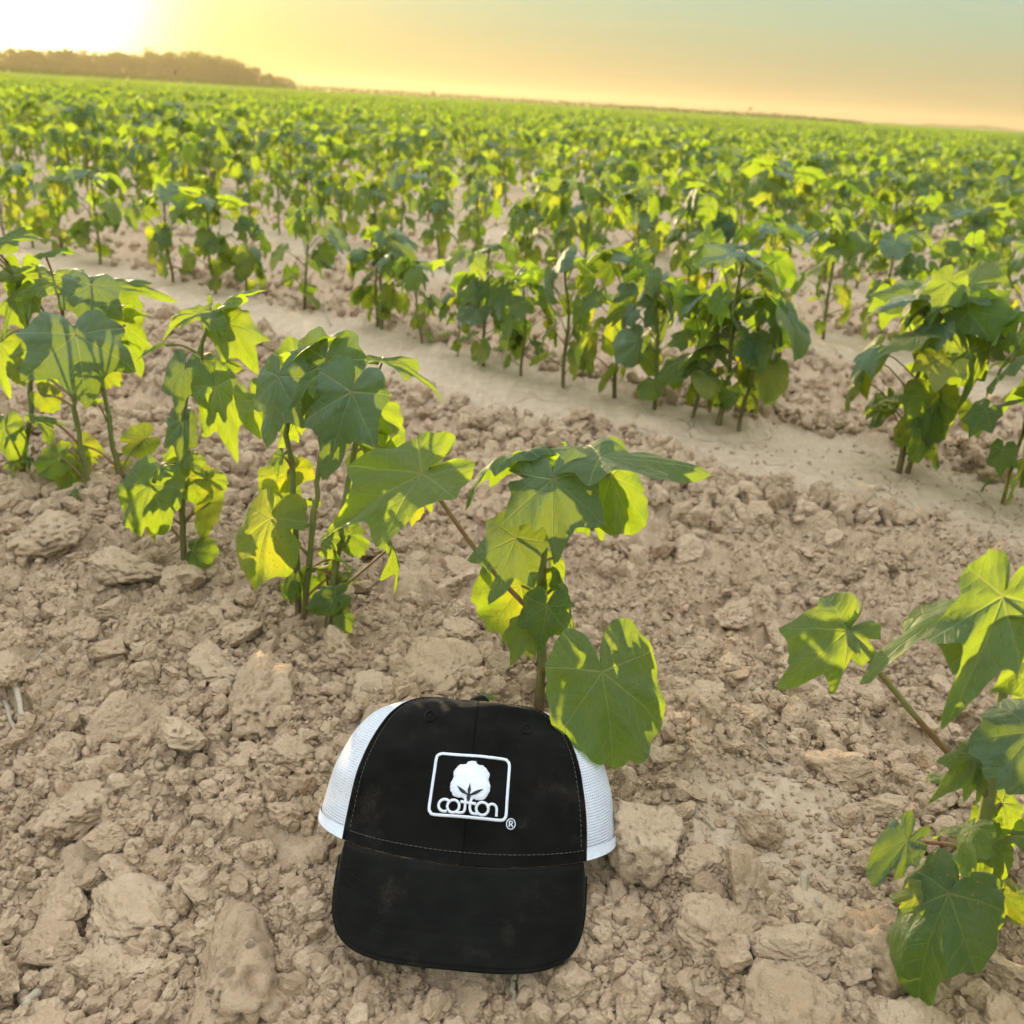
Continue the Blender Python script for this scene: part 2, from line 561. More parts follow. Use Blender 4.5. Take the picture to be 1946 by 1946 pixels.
# ------------------------------------------------------------------ leaf shapes
LOBED = [(0, 1.0), (4, .93), (10, .82), (18, .715), (26, .645), (33, .66), (41, .74), (47, .82), (51, .87), (55, .80), (62, .70), (72, .60),
         (80, .565), (88, .585), (96, .62), (101, .63), (108, .57), (118, .53), (130, .51), (142, .48), (153, .42), (164, .31), (173, .17), (180, .07)]
ROUND = [(0, 1.0), (5, .96), (15, .93), (30, .91), (45, .90), (60, .87), (75, .82), (90, .77), (105, .73), (120, .70), (135, .66), (148, .58),
         (160, .45), (170, .25), (180, .08)]

def leaf_geo(rs, kind, nth, nr, wsc=1.0, fold=0.0, droop=0.3, wave=0.05, side=0.25, bites=1):
    ctl = np.array(LOBED if kind == 'l' else ROUND)
    th = np.linspace(-180, 180, nth, endpoint=False) + 0.001
    if nth <= 20:
        th = np.array([0, 22, 51, 78, 101, 135, 165, 180, -165, -135, -101, -78, -51, -22]) + 0.0
        nth = len(th)
    jl, jr = rs.uniform(0.88, 1.1), rs.uniform(0.88, 1.1)
    a = np.abs(th)
    rad = np.interp(a, ctl[:, 0], ctl[:, 1])
    rad *= np.where(th > 15, jl, np.where(th < -15, jr, 1.0))
    if nth > 24:
        ph = rs.uniform(0, 6)
        rad *= 1 + 0.025 * np.sin(R(1) * th * 9 + ph) + 0.018 * np.sin(R(1) * th * 17 + 2 * ph)
        for _ in range(bites):
            if rs.rand() < 0.7:
                c, wd, dp = rs.uniform(-120, 120), rs.uniform(2.5, 8), rs.uniform(0.1, 0.4)
                rad *= 1 - dp * np.exp(-((th - c) / wd) ** 4)
    rr = np.linspace(0, 1, nr + 1)[1:] ** 0.9
    X = np.outer(rr, rad * np.sin(np.radians(th))); Y = np.outer(rr, rad * np.cos(np.radians(th)))
    uv = np.vstack([[0, 0], np.stack([X, Y], -1).reshape(-1, 2)])
    x, y = uv[:, 0], uv[:, 1]
    r = np.hypot(x, y)
    tt = np.degrees(np.arctan2(x, y))
    dv = np.min(np.abs(tt[:, None] - np.array([0, 51, -51, 101, -101])[None]), axis=1)
    z = -droop * np.where(y > 0, y * y, 0.6 * y * y)
    z = z + fold * (np.sqrt(x * x + 0.003) - 0.055) - side * x * x
    rn = np.concatenate([[0], np.repeat(rr, nth)])
    curl = rs.uniform(-.4, 1.3) * (.6 + .4 * np.sin(R(1) * tt * 2 + rs.uniform(0, 6)))
    z = z - curl * np.maximum(0, rn - .62) ** 2
    z = z + 0.055 * r * (1 - np.exp(-(dv / 13.0) ** 2))
    p = rs.uniform(0, 50, 2)
    z = z + wave * r * r * (np.sin(R(1) * tt * 5 + p[0]) + 0.7 * np.sin(R(1) * tt * 9 + p[1]))
    z = z + 0.10 * r * perlin(x * 2.2 + p[0], y * 2.2 + p[1], 0.5) + 0.035 * perlin(x * 6 + p[1], y * 6, 1.5) * r
    V = np.stack([x * wsc, y, z], -1)
    if nth >= 80:                      # keep the tip on the midrib's axis
        k0 = np.argmax(y); a0 = math.atan2(V[k0, 2], V[k0, 1])
        yy, zz = V[:, 1].copy(), V[:, 2].copy()
        V[:, 1], V[:, 2] = math.cos(a0) * yy + math.sin(a0) * zz, -math.sin(a0) * yy + math.cos(a0) * zz
        V /= V[k0, 1]
    j = np.arange(nth); k = (j + 1) % nth
    F = [np.stack([np.zeros(nth, int), 1 + j, 1 + k], -1)]
    for i in range(nr - 1):
        o0, o1 = 1 + i * nth, 1 + (i + 1) * nth
        F.append(np.stack([o0 + j, o1 + j, o1 + k], -1)); F.append(np.stack([o0 + j, o1 + k, o0 + k], -1))
    F = np.vstack(F)[:, ::-1]
    return V, F, uv

def leaf_frame(P, Q, hint, roll=0.0):
    y = np.asarray(Q, float) - P
    L = np.linalg.norm(y); y /= L
    z = np.asarray(hint, float) - np.dot(hint, y) * y
    z /= np.linalg.norm(z)
    x = np.cross(y, z)
    if roll:
        c, s_ = math.cos(R(roll)), math.sin(R(roll))
        x, z = c * x + s_ * z, c * z - s_ * x
    return x, y, z, L

def leaf_matrix(P, fr, L):
    x, y, z = fr
    return Matrix([[x[i] * L, y[i] * L, z[i] * L, P[i]] for i in range(3)] + [[0, 0, 0, 1]])

# ------------------------------------------------------------------ the near plants, leaf by leaf
NB = {}
def hero_plant(name, label, base_px, stems, leaves, seed, wid=0.0042, group='cotton plants in the nearest row'):
    """stems: list of paths [(px, py, dy), ...] from the base up; leaves: (attach px, py, dy, tip px, py, dy, kind, width, hint, stem, t, opts)"""
    rs = np.random.RandomState(seed)
    B = ground_hit(*base_px)
    e = bpy.data.objects.new(name, None)
    COL.objects.link(e)
    e.location = B
    e.empty_display_size = 0.05
    e['label'], e['category'], e['group'] = label, 'cotton plant', group
    paths = []
    for st in stems:
        pts = [at(x, y, B[1] + dy) for x, y, dy in st]
        b0 = pts[0].copy(); b0[2] -= 0.02
        pth = smooth_path([b0] + pts, 22)
        pth += 0.0012 * rs.normal(size=pth.shape) * np.linspace(0, 1, 22)[:, None]
        paths.append(pth)
        rad = np.interp(np.linspace(0, 1, 22), [0, 0.2, 1], [wid * 1.1, wid, wid * 0.55])
        # nodes swell where the leaves leave
        rad = rad * (1 + 0.10 * np.sin(np.linspace(0, 1, 22) * 34))
        V, F = tube(pth - B, rad, 8)
        obj('stem', mesh_np('stem', V, split_quads(F), None, True, [M_STEM]), e)
    # small leaves and young shoots along the stems
    for i in range(9):
        si = rs.randint(len(paths)); k = int(rs.uniform(.28, 1.0) * 21)
        S = paths[si][k]
        a, pe = rs.uniform(0, 2 * math.pi), R(rs.uniform(10, 60))
        out = np.array([math.cos(a), math.sin(a), 0])
        P = S + (out * math.cos(pe) + np.array([0, 0, math.sin(pe)])) * rs.uniform(.012, .045)
        dp = R(rs.uniform(15, 85))
        Y = out * math.cos(dp) - np.array([0, 0, math.sin(dp)])
        sz = rs.uniform(.016, .038)
        x, y, z, L = leaf_frame(P, P + Y * sz, np.array([0, 0, 1.0]) * math.cos(dp) + out * math.sin(dp) + rs.normal(0, .4, 3))
        V, F, uv = leaf_geo(rs, 'l' if rs.rand() < .6 else 'r', 84, 5, rs.uniform(.6, .85), rs.uniform(-.1, .4), rs.uniform(.2, .6), .09, rs.uniform(.1, .5), 2)
        o = obj('leaf', mesh_np('leaf', V, F, uv, True, [M_LEAFY if k < 9 and rs.rand() < .5 else M_LEAF]), e)
        o.matrix_world = Matrix.Translation(-Vector(B)) @ leaf_matrix(P, (x, y, z), L)
        V, F = tube(smooth_path([S, S + (P - S) * .55 + np.array([0, 0, .003]), P - z * .0006], 7) - B, np.linspace(.0015, .0009, 7), 5)
        obj('petiole', mesh_np('petiole', V, split_quads(F), None, True, [M_PETI]), e)
    for lf in leaves:
        ax, ay, ad, tx, ty, td, kind, wsc, hint, si, tt = lf[:11]
        op = lf[11] if len(lf) > 11 else {}
        P, Q = at(ax, ay, B[1] + ad), at(tx, ty, B[1] + td)
        if hint == 'c': hv = C_O - P
        elif hint == 'u': hv = np.array([0, -0.15, 1.0])
        elif hint == 'b': hv = np.array([-0.3, 0.75, 0.6])
        else: hv = np.array(hint, float)
        hv = hv / np.linalg.norm(hv) + rs.normal(0, 0.08, 3)
        x, y, z, L = leaf_frame(P, Q, hv, op.get('roll', 0))
        V, F, uv = leaf_geo(rs, kind, 84, 9, wsc * .72, op.get('fold', rs.uniform(-0.05, 0.12)), op.get('droop', rs.uniform(0.2, 0.5)),
                            op.get('wave', 0.085), op.get('side', rs.uniform(0.15, 0.5)), op.get('bites', 2))
        # keep the tip on the line from P to Q
        me = mesh_np('leaf', V, F, uv, True, [M_LEAFY if op.get('yel') else M_LEAF_SHADE if op.get('thick') else M_LEAF])
        o = obj('leaf', me, e)
        o.matrix_world = Matrix.Translation(-Vector(B)) @ leaf_matrix(P, (x, y, z), L)
        if op.get('yel'):
            o['label'] = 'yellowing leaf with brown specks'
        if si is not None:
            pth = paths[si]
            S = pth[int(tt * 21)]
            d = P - S
            m = S + d * 0.5 + np.array([0, 0, op.get('arch', 0.12)]) * np.linalg.norm(d)
            pp = smooth_path([S, m, P - z * .0012], 12)
            rad = np.interp(np.linspace(0, 1, 12), [0, 0.15, 1], [0.0022, 0.0016, 0.0013]) * op.get('pr', 1.0)
            V, F = tube(pp - B, rad, 6)
            obj('petiole', mesh_np('petiole', V, split_quads(F), None, True, [M_PETI]), e)
    return e

Y_, G_ = dict(yel=1), {}
hero_plant('cotton_plant', 'cotton plant with a single stem rising right behind the cap', (1023, 1352),
    [[(1023, 1352, 0), (1030, 1240, .0), (1028, 1080, .01), (1052, 960, .015), (1066, 905, .02)]],
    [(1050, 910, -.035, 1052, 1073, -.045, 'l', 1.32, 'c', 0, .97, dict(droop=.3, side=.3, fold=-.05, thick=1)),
     (996, 858, -.01, 884, 972, -.04, 'l', .62, (-.5, .15, .9), 0, .95, dict(droop=.2)),
     (998, 860, .0, 1100, 872, .03, 'l', .85, (.0, .55, .85), 0, .95, dict(droop=.1, side=.15)),
     (1140, 868, -.02, 1352, 903, -.02, 'l', .9, (.02, .02, 1.0), 0, .98, dict(droop=.25, side=.15, fold=.05, wave=.1)),
     (1128, 874, .03, 1070, 838, .05, 'r', 1.0, (-.1, .5, .9), 0, .98, {}),
     (1160, 905, .03, 1200, 1018, .035, 'r', .98, (.1, -1, .35), 0, .9, dict(droop=.15)),
     (1112, 930, .04, 1140, 1030, .04, 'r', .9, (.2, -1, .3), 0, .85, dict(droop=.15)),
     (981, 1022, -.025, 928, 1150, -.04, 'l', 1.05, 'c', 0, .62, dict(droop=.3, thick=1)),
     (990, 1113, .01, 925, 1200, .02, 'r', 1.05, (-.2, -1, .25), 0, .55, Y_),
     (1040, 1152, -.03, 1024, 1244, -.04, 'l', 1.25, 'c', 0, .5, dict(droop=.15, side=.6)),
     (1071, 1112, .0, 1096, 1216, -.005, 'l', .35, (1, -.35, .2), 0, .55, {}),
     (1056, 1062, .02, 1070, 1118, .02, 'l', .6, (.3, -1, .2), 0, .66, {}),
     (1144, 1276, -.135, 1166, 1464, -.165, 'r', 1.06, (.05, -1, .85), 0, .34, dict(droop=.15, side=.25, fold=0, bites=0, arch=.25)),
     (905, 1332, -.015, 940, 1326, -.02, 'r', .9, (-.1, -.5, 1), 0, .06, dict(arch=.0, bites=0)),
     (802, 900, -.02, 606, 1030, -.035, 'l', .8, (-.55, -.8, .5), 0, .52, dict(droop=.3, fold=.35, arch=-.05, pr=1.5)),
     (1075, 905, .02, 1092, 955, .02, 'l', .9, (0, -1, .4), 0, 1.0, {}),
     (1040, 900, .03, 1035, 850, .05, 'l', .8, (0, -.4, 1), 0, 1.0, {}),
     ], 11, .0050)

hero_plant('cotton_plant', 'two-stemmed cotton plant just left of the plant behind the cap', (572, 1198),
    [[(568, 1190, .0), (565, 1060, .01), (558, 940, .0), (547, 805, .0), (552, 730, .01)],
     [(575, 1199, -.005), (584, 1100, -.01), (596, 980, -.01), (606, 880, -.005), (612, 790, .0)]],
    [(614, 645, .0, 505, 715, -.02, 'l', .8, (-.2, .35, .95), 0, .98, dict(droop=.2)),
     (626, 697, -.04, 540, 785, -.07, 'l', .55, (-.5, -.75, .65), 1, .95, dict(fold=.3)),
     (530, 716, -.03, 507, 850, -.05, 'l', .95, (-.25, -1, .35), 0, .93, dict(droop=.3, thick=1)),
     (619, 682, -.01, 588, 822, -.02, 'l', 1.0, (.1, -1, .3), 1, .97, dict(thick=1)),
     (619, 641, .03, 702, 684, .02, 'l', .7, (.1, .4, .9), 1, 1.0, {}),
     (546, 900, .02, 490, 925, .03, 'r', 1.05, (-.1, -1, .3), 0, .7, Y_),
     (560, 890, .03, 600, 910, .04, 'r', 1.1, (.2, -1, .2), 0, .72, Y_),
     (514, 986, -.035, 486, 1124, -.05, 'r', .92, (-.15, -1, .3), 1, .5, dict(yel=1, arch=0.0)),
     (531, 941, .02, 556, 1032, .02, 'r', .85, (.1, -1, .25), 0, .55, {}),
     (558, 1100, -.02, 555, 1150, -.03, 'r', .8, (0, -1, .4), 0, .25, {}),
     (560, 800, .03, 530, 860, .04, 'l', .8, (0, -1, .4), 0, .85, {}),
     (480, 760, .02, 520, 835, .02, 'r', .8, (0, -1, .4), 0, .85, {}),
     (575, 720, .04, 560, 640, .07, 'r', .9, (0, .3, 1), 0, 1.0, {}),
     ], 12, .0040)

hero_plant('cotton_plant', 'cotton plant with a broad facing leaf and two small dark leaves at its foot', (620, 1216),
    [[(620, 1216, 0), (636, 1085, .0), (655, 960, .005), (677, 840, .01), (688, 770, .01)]],
    [(668, 744, -.05, 613, 914, -.06, 'l', 1.0, (.15, -1, .45), 0, .95, dict(droop=.3, side=.3, thick=1)),
     (726, 688, .02, 846, 770, .0, 'l', .5, (.5, -.3, .75), 0, .9, dict(fold=.25, arch=.0)),
     (728, 853, .03, 668, 940, .03, 'r', .8, (.3, -1, .3), 0, .8, {}),
     (795, 930, .03, 782, 1002, .03, 'l', .9, (.2, -1, .3), 0, .66, Y_),
     (745, 1039, -.01, 748, 1131, -.015, 'l', .38, (1, -.5, .2), 0, .36, dict(arch=.0)),
     (664, 1016, -.0, 684, 1060, -.01, 'r', 1.0, (.1, -1, .4), 0, .45, {}),
     (637, 1134, -.03, 582, 1158, -.035, 'r', .85, (-.1, -1, .9), 0, .18, dict(bites=0)),
     (648, 1168, -.03, 668, 1204, -.04, 'r', .95, (.1, -1, .9), 0, .14, dict(bites=0)),
     (700, 760, .03, 765, 830, .03, 'r', .8, (.1, -1, .4), 0, .95, {}),
     (690, 800, .03, 752, 860, .05, 'l', .9, (.1, -1, .4), 0, .9, {}),
     (620, 1080, .02, 612, 1115, .02, 'r', .8, (.1, -1, .4), 0, .3, {}),
     (690, 745, .03, 640, 690, .06, 'l', .9, (0, .3, 1), 0, 1.0, {}),
     ], 13, .0042)

hero_plant('cotton_plant', 'slender cotton plant with thin straight stem standing left of the two-stemmed plant', (352, 1094),
    [[(352, 1094, 0), (347, 1000, .0), (346, 900, .0), (352, 770, .0), (385, 660, .01), (402, 600, .01)]],
    [(412, 590, .01, 508, 552, .02, 'l', .75, (.0, .1, 1.0), 0, 1.0, dict(wave=.09)),
     (434, 615, .01, 492, 712, .0, 'l', .95, (.15, -.9, .5), 0, .97, {}),
     (378, 596, .0, 306, 652, -.02, 'l', .62, (-.5, -.4, .75), 0, .96, dict(fold=.2)),
     (314, 655, .0, 258, 686, -.02, 'l', .45, (-.2, -.2, 1), 0, .85, {}),
     (350, 700, -.02, 336, 790, -.03, 'l', .95, (0, -1, .35), 0, .85, dict(thick=1)),
     (384, 684, .02, 462, 700, .01, 'l', .8, (.2, -.6, .8), 0, .9, {}),
     (346, 802, -.02, 342, 888, -.03, 'l', .8, 'c', 0, .7, dict(thick=1)),
     (411, 736, -.03, 452, 882, -.045, 'l', .72, (.35, -1, .3), 0, .8, dict(fold=.2)),
     (405, 735, -.02, 392, 800, -.03, 'r', .8, (-.3, -1, .3), 0, .8, {}),
     (405, 600, .03, 421, 668, .03, 'l', .9, (0, -1, .3), 0, 1.0, {}),
     (358, 908, -.01, 418, 930, -.01, 'r', 1.15, (.1, -1, .35), 0, .45, Y_),
     (398, 954, -.01, 378, 1022, -.015, 'r', .6, (.3, -1, .3), 0, .38, Y_),
     (366, 1046, -.01, 414, 1052, -.02, 'r', 1.1, (.1, -.9, .6), 0, .16, dict(bites=0)),
     (285, 921, -.045, 262, 1020, -.055, 'r', 1.05, (-.1, -1, .4), 0, .4, dict(bites=1)),
     (335, 850, .02, 315, 890, .02, 'r', .9, (.1, -1, .4), 0, .6, {}),
     (300, 985, .0, 290, 1010, .0, 'r', .9, (.1, -1, .4), 0, .3, {}),
     ], 14, .0038)

hero_plant('cotton_plant', 'bushy cotton plant with a huge three-pointed leaf hiding its top', (235, 935),
    [[(236, 934, 0), (222, 880, .0), (207, 800, .0), (192, 722, .005), (176, 640, .01)]],
    [(144, 636, -.15, 164, 778, -.165, 'l', 1.6, 'c', 0, .98, dict(droop=.3, side=.25, bites=0, thick=1)),
     (173, 542, -.07, 166, 632, -.085, 'l', 1.35, 'c', 0, 1.0, dict(thick=1)),
     (215, 546, .0, 338, 573, .0, 'l', .68, (.1, -.8, .7), 0, 1.0, {}),
     (238, 617, .02, 268, 718, .02, 'l', .8, (.1, -1, .3), 0, .95, {}),
     (222, 590, .03, 300, 606, .04, 'l', .6, (.1, -.7, .6), 0, .97, {}),
     (190, 700, .02, 230, 735, .02, 'r', 1.0, (.1, -1, .3), 0, .8, Y_),
     (275, 835, .01, 232, 862, .01, 'r', 1.1, (.1, -1, .3), 0, .35, Y_),
     (128, 884, -.02, 126, 977, -.03, 'r', .8, (-.2, -1, .4), 0, .28, dict(yel=1, arch=0)),
     (175, 962, -.02, 188, 1008, -.03, 'r', .85, (.1, -1, .4), 0, .1, {}),
     (160, 530, .02, 130, 515, .05, 'r', .9, (0, .2, 1), 0, 1.0, {}),
     (155, 846, .0, 190, 880, .0, 'r', .9, (.1, -1, .3), 0, .4, Y_),
     ], 15, .0042)

hero_plant('cotton_plant', 'leaning cotton plant behind the huge three-pointed leaf', (177, 957),
    [[(177, 957, 0), (160, 880, .0), (144, 790, .0), (136, 740, .0), (120, 600, .01)]],
    [(118, 534, -.02, 24, 572, -.03, 'l', .7, (-.2, -.7, .7), 0, 1.0, {}),
     (85, 480, .0, 160, 490, .0, 'l', .45, (.0, -.15, 1), 0, 1.0, {}),
     (62, 560, -.02, 55, 625, -.03, 'l', .9, (-.2, -1, .4), 0, .9, {}),
     (78, 750, .0, 115, 780, .0, 'r', 1.1, (.1, -1, .4), 0, .7, Y_),
     (70, 790, -.02, 140, 815, -.03, 'l', .4, (.1, -.3, 1), 0, .5, {}),
     (115, 870, .01, 72, 905, .01, 'r', .9, (-.1, -1, .4), 0, .3, {}),
     (30, 700, -.01, 45, 735, -.01, 'r', 1.0, (.1, -1, .4), 0, .8, Y_),
     (100, 520, .02, 60, 500, .05, 'l', .9, (-.1, .1, 1), 0, 1.0, {}),
     ], 16, .0042)

hero_plant('cotton_plant', 'cotton plant with a wide sunlit top leaf cut by the picture edge', (44, 930),
    [[(44, 930, 0), (46, 860, .0), (60, 760, .0), (50, 600, .0), (20, 500, .0)]],
    [(-20, 470, -.02, 116, 458, -.01, 'l', .7, (.0, -.25, 1), 0, 1.0, dict(droop=.3)),
     (30, 560, -.01, 8, 650, -.02, 'l', .75, (-.3, -1, .4), 0, .85, {}),
     (10, 812, -.02, 40, 880, -.03, 'r', .9, (-.1, -1, .4), 0, .4, {}),
     (60, 660, -.02, 30, 720, -.03, 'l', .9, (-.1, -1, .4), 0, .8, {}),
     (40, 520, .02, 50, 600, .03, 'r', .9, (.1, -1, .5), 0, .95, {}),
     (0, 650, .0, 20, 760, .0, 'l', .9, (.1, -1, .5), 0, .8, {}),
     (20, 520, .0, -60, 560, .0, 'l', .9, (-.1, -.6, .8), 0, 1.0, {}),
     ], 17, .0042)

hero_plant('cotton_plant', 'cotton plant with a large dusty drooping leaf, standing alone right of the cap', (1850, 1775),
    [[(1850, 1775, 0), (1853, 1700, .0), (1864, 1600, .005), (1886, 1480, .01), (1905, 1350, .015), (1915, 1260, .02)]],
    [(1610, 1199, -.0, 1474, 1312, -.02, 'l', .95, (-.15, -1, .4), 0, .66, dict(fold=.2, arch=-.02, pr=1.6)),
     (1605, 1196, .005, 1640, 1130, .0, 'l', .3, (.9, -.6, .2), 0, .66, dict(arch=-.02, pr=.6)),
     (1902, 1130, -.03, 1632, 1302, -.05, 'l', .78, (-.5, .16, .85), 0, 1.0, dict(droop=.35, side=.2, fold=-.1, bites=0)),
     (1906, 1134, -.05, 1788, 1388, -.09, 'l', .75, (-.15, -.9, .45), 0, 1.0, dict(droop=.3, side=.4, bites=0)),
     (1955, 1245, -.03, 1880, 1318, -.05, 'r', .8, (.1, -1, .5), 0, .98, {}),
     (1962, 1392, -.05, 1880, 1492, -.07, 'r', 1.0, (-.1, -1, .6), 0, .8, dict(thick=1)),
     (1853, 1438, -.04, 1762, 1528, -.06, 'l', .7, (-.3, -1, .6), 0, .72, {}),
     (1858, 1440, -.04, 1846, 1545, -.06, 'l', .5, (.3, -1, .5), 0, .72, {}),
     (1723, 1598, -.01, 1655, 1684, -.02, 'r', .72, (-.3, -1, .5), 0, .5, dict(bites=5, arch=.02, thick=1)),
     (1846, 1575, -.04, 1835, 1668, -.06, 'r', .85, (-.78, -.08, .62), 0, .55, dict(side=.6, droop=.6)),
     (1803, 1697, -.055, 1738, 1893, -.085, 'r', .98, (-.6, -.3, .75), 0, .42, dict(bites=0, droop=.3, side=.6, wave=.13, arch=.0)),
     (1800, 1695, -.04, 1690, 1710, -.05, 'r', .7, (-.2, -.7, .9), 0, .42, Y_),
     (1905, 1525, .01, 1950, 1590, .01, 'l', .9, (.2, -1, .5), 0, .6, {}),
     (1890, 1560, .02, 1915, 1625, .02, 'r', .9, (.2, -1, .4), 0, .5, {}),
     (1872, 1690, -.01, 1900, 1665, -.02, 'r', .7, (-.2, -.6, .9), 0, .25, {}),
     (1905, 1700, .0, 1960, 1740, .0, 'r', .9, (.2, -1, .5), 0, .3, Y_),
     (1930, 1290, .03, 1990, 1350, .03, 'l', .9, (.2, -.8, .6), 0, .98, {}),
     (1920, 1250, .03, 1980, 1170, .05, 'l', .9, (.2, -.1, 1), 0, 1.0, {}),
     ], 18, .0056)

# ------------------------------------------------------------------ plants of the rows behind: fourteen grown shapes, used again and again
RS = np.random.RandomState(2024)
POOL = {}
for kd, n in (('l', 9), ('r', 5)):
    POOL[kd] = []
    for i in range(n):
        V, F, uv = leaf_geo(RS, kd, 44, 5, RS.uniform(.66, .92), RS.uniform(-.1, .3), RS.uniform(.1, .5), .06, RS.uniform(.05, .45))
        POOL[kd].append((mesh_np('leaf', V, F, uv, True, [M_LEAF_SHADE if i % 4 == 0 else M_LEAF]), mesh_np('leaf', V, F, uv, True, [M_LEAFY])))  # every fourth shape takes the shaded leaf copy
LOW = [leaf_geo(RS, 'l', 14, 2, RS.uniform(.72, .95), RS.uniform(-.05, .25), RS.uniform(.15, .5), 0, .25) for _ in range(5)]

def grow(rs, lf=1.0):
    """a young cotton plant one unit (0.36 m) high: stem path and a list of leaves"""
    H = 0.36
    lean = rs.normal(0, 0.02, 2)
    zs = np.linspace(-0.02, H * rs.uniform(.80, .9), 9)
    zp = np.maximum(zs, 0)
    bx = np.stack([lean[0] * (zp / H) ** 1.4 + 0.004 * np.sin(zs * 30 + rs.uniform(0, 6)),
                   lean[1] * (zp / H) ** 1.4 + 0.004 * np.sin(zs * 26 + rs.uniform(0, 6)), zs], -1)
    path = smooth_path(bx, 14)
    n = rs.randint(17, 23)
    az = rs.uniform(0, 360)
    lv = []
    for i in range(n):
        f = (i + 0.6) / n
        t = 0.20 + 0.80 * f
        S = path[min(13, int(t * 13))] * 1.0
        az += 137.5 + rs.normal(0, 15)
        out = np.array([math.cos(R(az)), math.sin(R(az)), 0])
        pl = H * (0.07 + 0.19 * math.sin(math.pi * min(1, f * 1.02)) ** 0.8) * rs.uniform(.55, 1.35) * lf ** .7
        if f > 0.9: pl *= 0.6
        pe = R(rs.uniform(18, 50) + 20 * f)
        P = S + out * math.cos(pe) * pl + np.array([0, 0, math.sin(pe) * pl])
        size = H * (0.07 + 0.105 * math.sin(math.pi * (0.08 + 0.74 * f))) * rs.uniform(.65, 1.2) * lf
        dp = R(rs.uniform(15, 88) - 25 * (f > .8) - 30 * (rs.rand() < .15))
        turn = R(rs.normal(0, 25))
        o2 = np.array([math.cos(R(az) + turn), math.sin(R(az) + turn), 0])
        Y = o2 * math.cos(dp) - np.array([0, 0, math.sin(dp)])
        nh = np.array([0, 0, 1.0]) * math.cos(dp) + o2 * math.sin(dp) + rs.normal(0, .4, 3)
        kind = 'r' if f < 0.34 or rs.rand() < .12 else 'l'
        lv.append(dict(S=S, P=P, Q=P + Y * size, n=nh, kind=kind, mi=rs.randint(100), yel=(rs.rand() < (.6 if f < .4 else .06)), r=rs.rand()))
    return path, lv

VARI = []
for vi in range(22):
    rs = np.random.RandomState(500 + vi)
    path, lv = grow(rs, 1.0 if vi < 14 else 1.16)
    b = Bag()
    V, F = tube(path, np.linspace(.0052, .0024, len(path)), 6)
    b.add(V, F)
    for q in lv:
        d = q['P'] - q['S']
        V, F = tube(smooth_path([q['S'], q['S'] + d * .55 + np.array([0, 0, .1]) * np.linalg.norm(d), q['P']], 5), [.0016, .0013, .0012, .0011, .001], 4, False)
        b.add(V, F)
    me = b.mesh('stem', [M_STEM])
    mats = []
    for q in lv:
        x, y, z, L = leaf_frame(q['P'], q['Q'], q['n'])
        pool = POOL[q['kind']]
        mats.append((pool[q['mi'] % len(pool)][1 if q['yel'] else 0], leaf_matrix(q['P'], (x, y, z), L)))
    VARI.append(dict(stem=me, leaves=mats, raw=(path, lv)))

def place_plant(P, h, rot, vi, label, group):
    v = VARI[vi % len(VARI)]
    e = bpy.data.objects.new('cotton_plant', None)
    COL.objects.link(e)
    e.location = P; e.rotation_euler = (0, 0, rot); e.scale = (h / .36,) * 3
    e.empty_display_size = 0.05
    e['label'], e['category'], e['group'] = label, 'cotton plant', group
    obj('stem', v['stem'], e)
    for me, mt in v['leaves']:
        o = obj('leaf', me, e)
        o.matrix_local = mt
    return e

# second row, plant by plant as they stand in the photograph
ROW2 = [((1702, 900), 440, 'thick-stemmed cotton plant at the near end of the second row'),
        ((1729, 904), 490, 'right-leaning cotton plant sharing its foot with a thick-stemmed one in the second row'),
        ((1407, 818), 520, 'short leaning cotton plant between two others, behind the plant over the cap'),
        ((1367, 811), 415, 'tall bushy cotton plant in the second row above the big round leaf'),
        ((1318, 796), 520, 'thin cotton plant at the left foot of the tall bushy one in the second row'),
        ((1168, 758), 430, 'cotton plant with a big drooping grey-green leaf, second row behind the central plant'),
        ((1072, 740), 440, 'straight bare-stemmed cotton plant directly above the plant behind the cap'),
        ((1243, 777), 500, 'small cotton plant right of the one with the big drooping leaf'),
        ((992, 716), 470, 'cotton plant next left of the straight bare-stemmed one'),
        ((800, 655), 470, 'cotton plant right of the paired red stems'),
        ((1990, 985), 560, 'second-row cotton plant mostly cut off by the right picture edge'),
        ((918, 695), 430, 'cotton plant with a small dark leaf low on its bent stem in the second row'),
        ((871, 677), 540, 'short cotton plant with a yellow leaf beside the bent-stemmed one'),
        ((725, 628), 405, 'cotton plant with paired red stems in the second row'),
        ((715, 622), 440, 'lower twin of the plant with paired red stems'),
        ((579, 589), 375, 'single cotton plant with a bare lower stem beside a dead stub'),
        ((471, 566), 380, 'cotton plant between the forked one and the one beside the dead stub'),
        ((407, 559), 340, 'cotton plant with forked foot in the second row, right of the bushy far-left plants'),
        ((327, 539), 325, 'cotton plant on the pale crust above the slender near plant'),
        ((191, 504), 300, 'cotton plant in the hazy left part of the second row'),
        ((120, 486), 305, 'second-row cotton plant above the huge three-pointed leaf'),
        ((62, 470), 290, 'second-row cotton plant near the left picture edge'),
        ((10, 454), 285, 'leftmost cotton plant of the second row')]
n_ind = 8
for i, (bp, ty, lab) in enumerate(ROW2):
    B = ground_hit(*bp)
    top = at(bp[0], ty, B[1])
    h = max(.16, top[2] - B[2])
    place_plant(Vector(B), h * 1.02, RS.uniform(0, 6.28), 14 + i % 8, lab, 'cotton plants in the second row')
    n_ind += 1

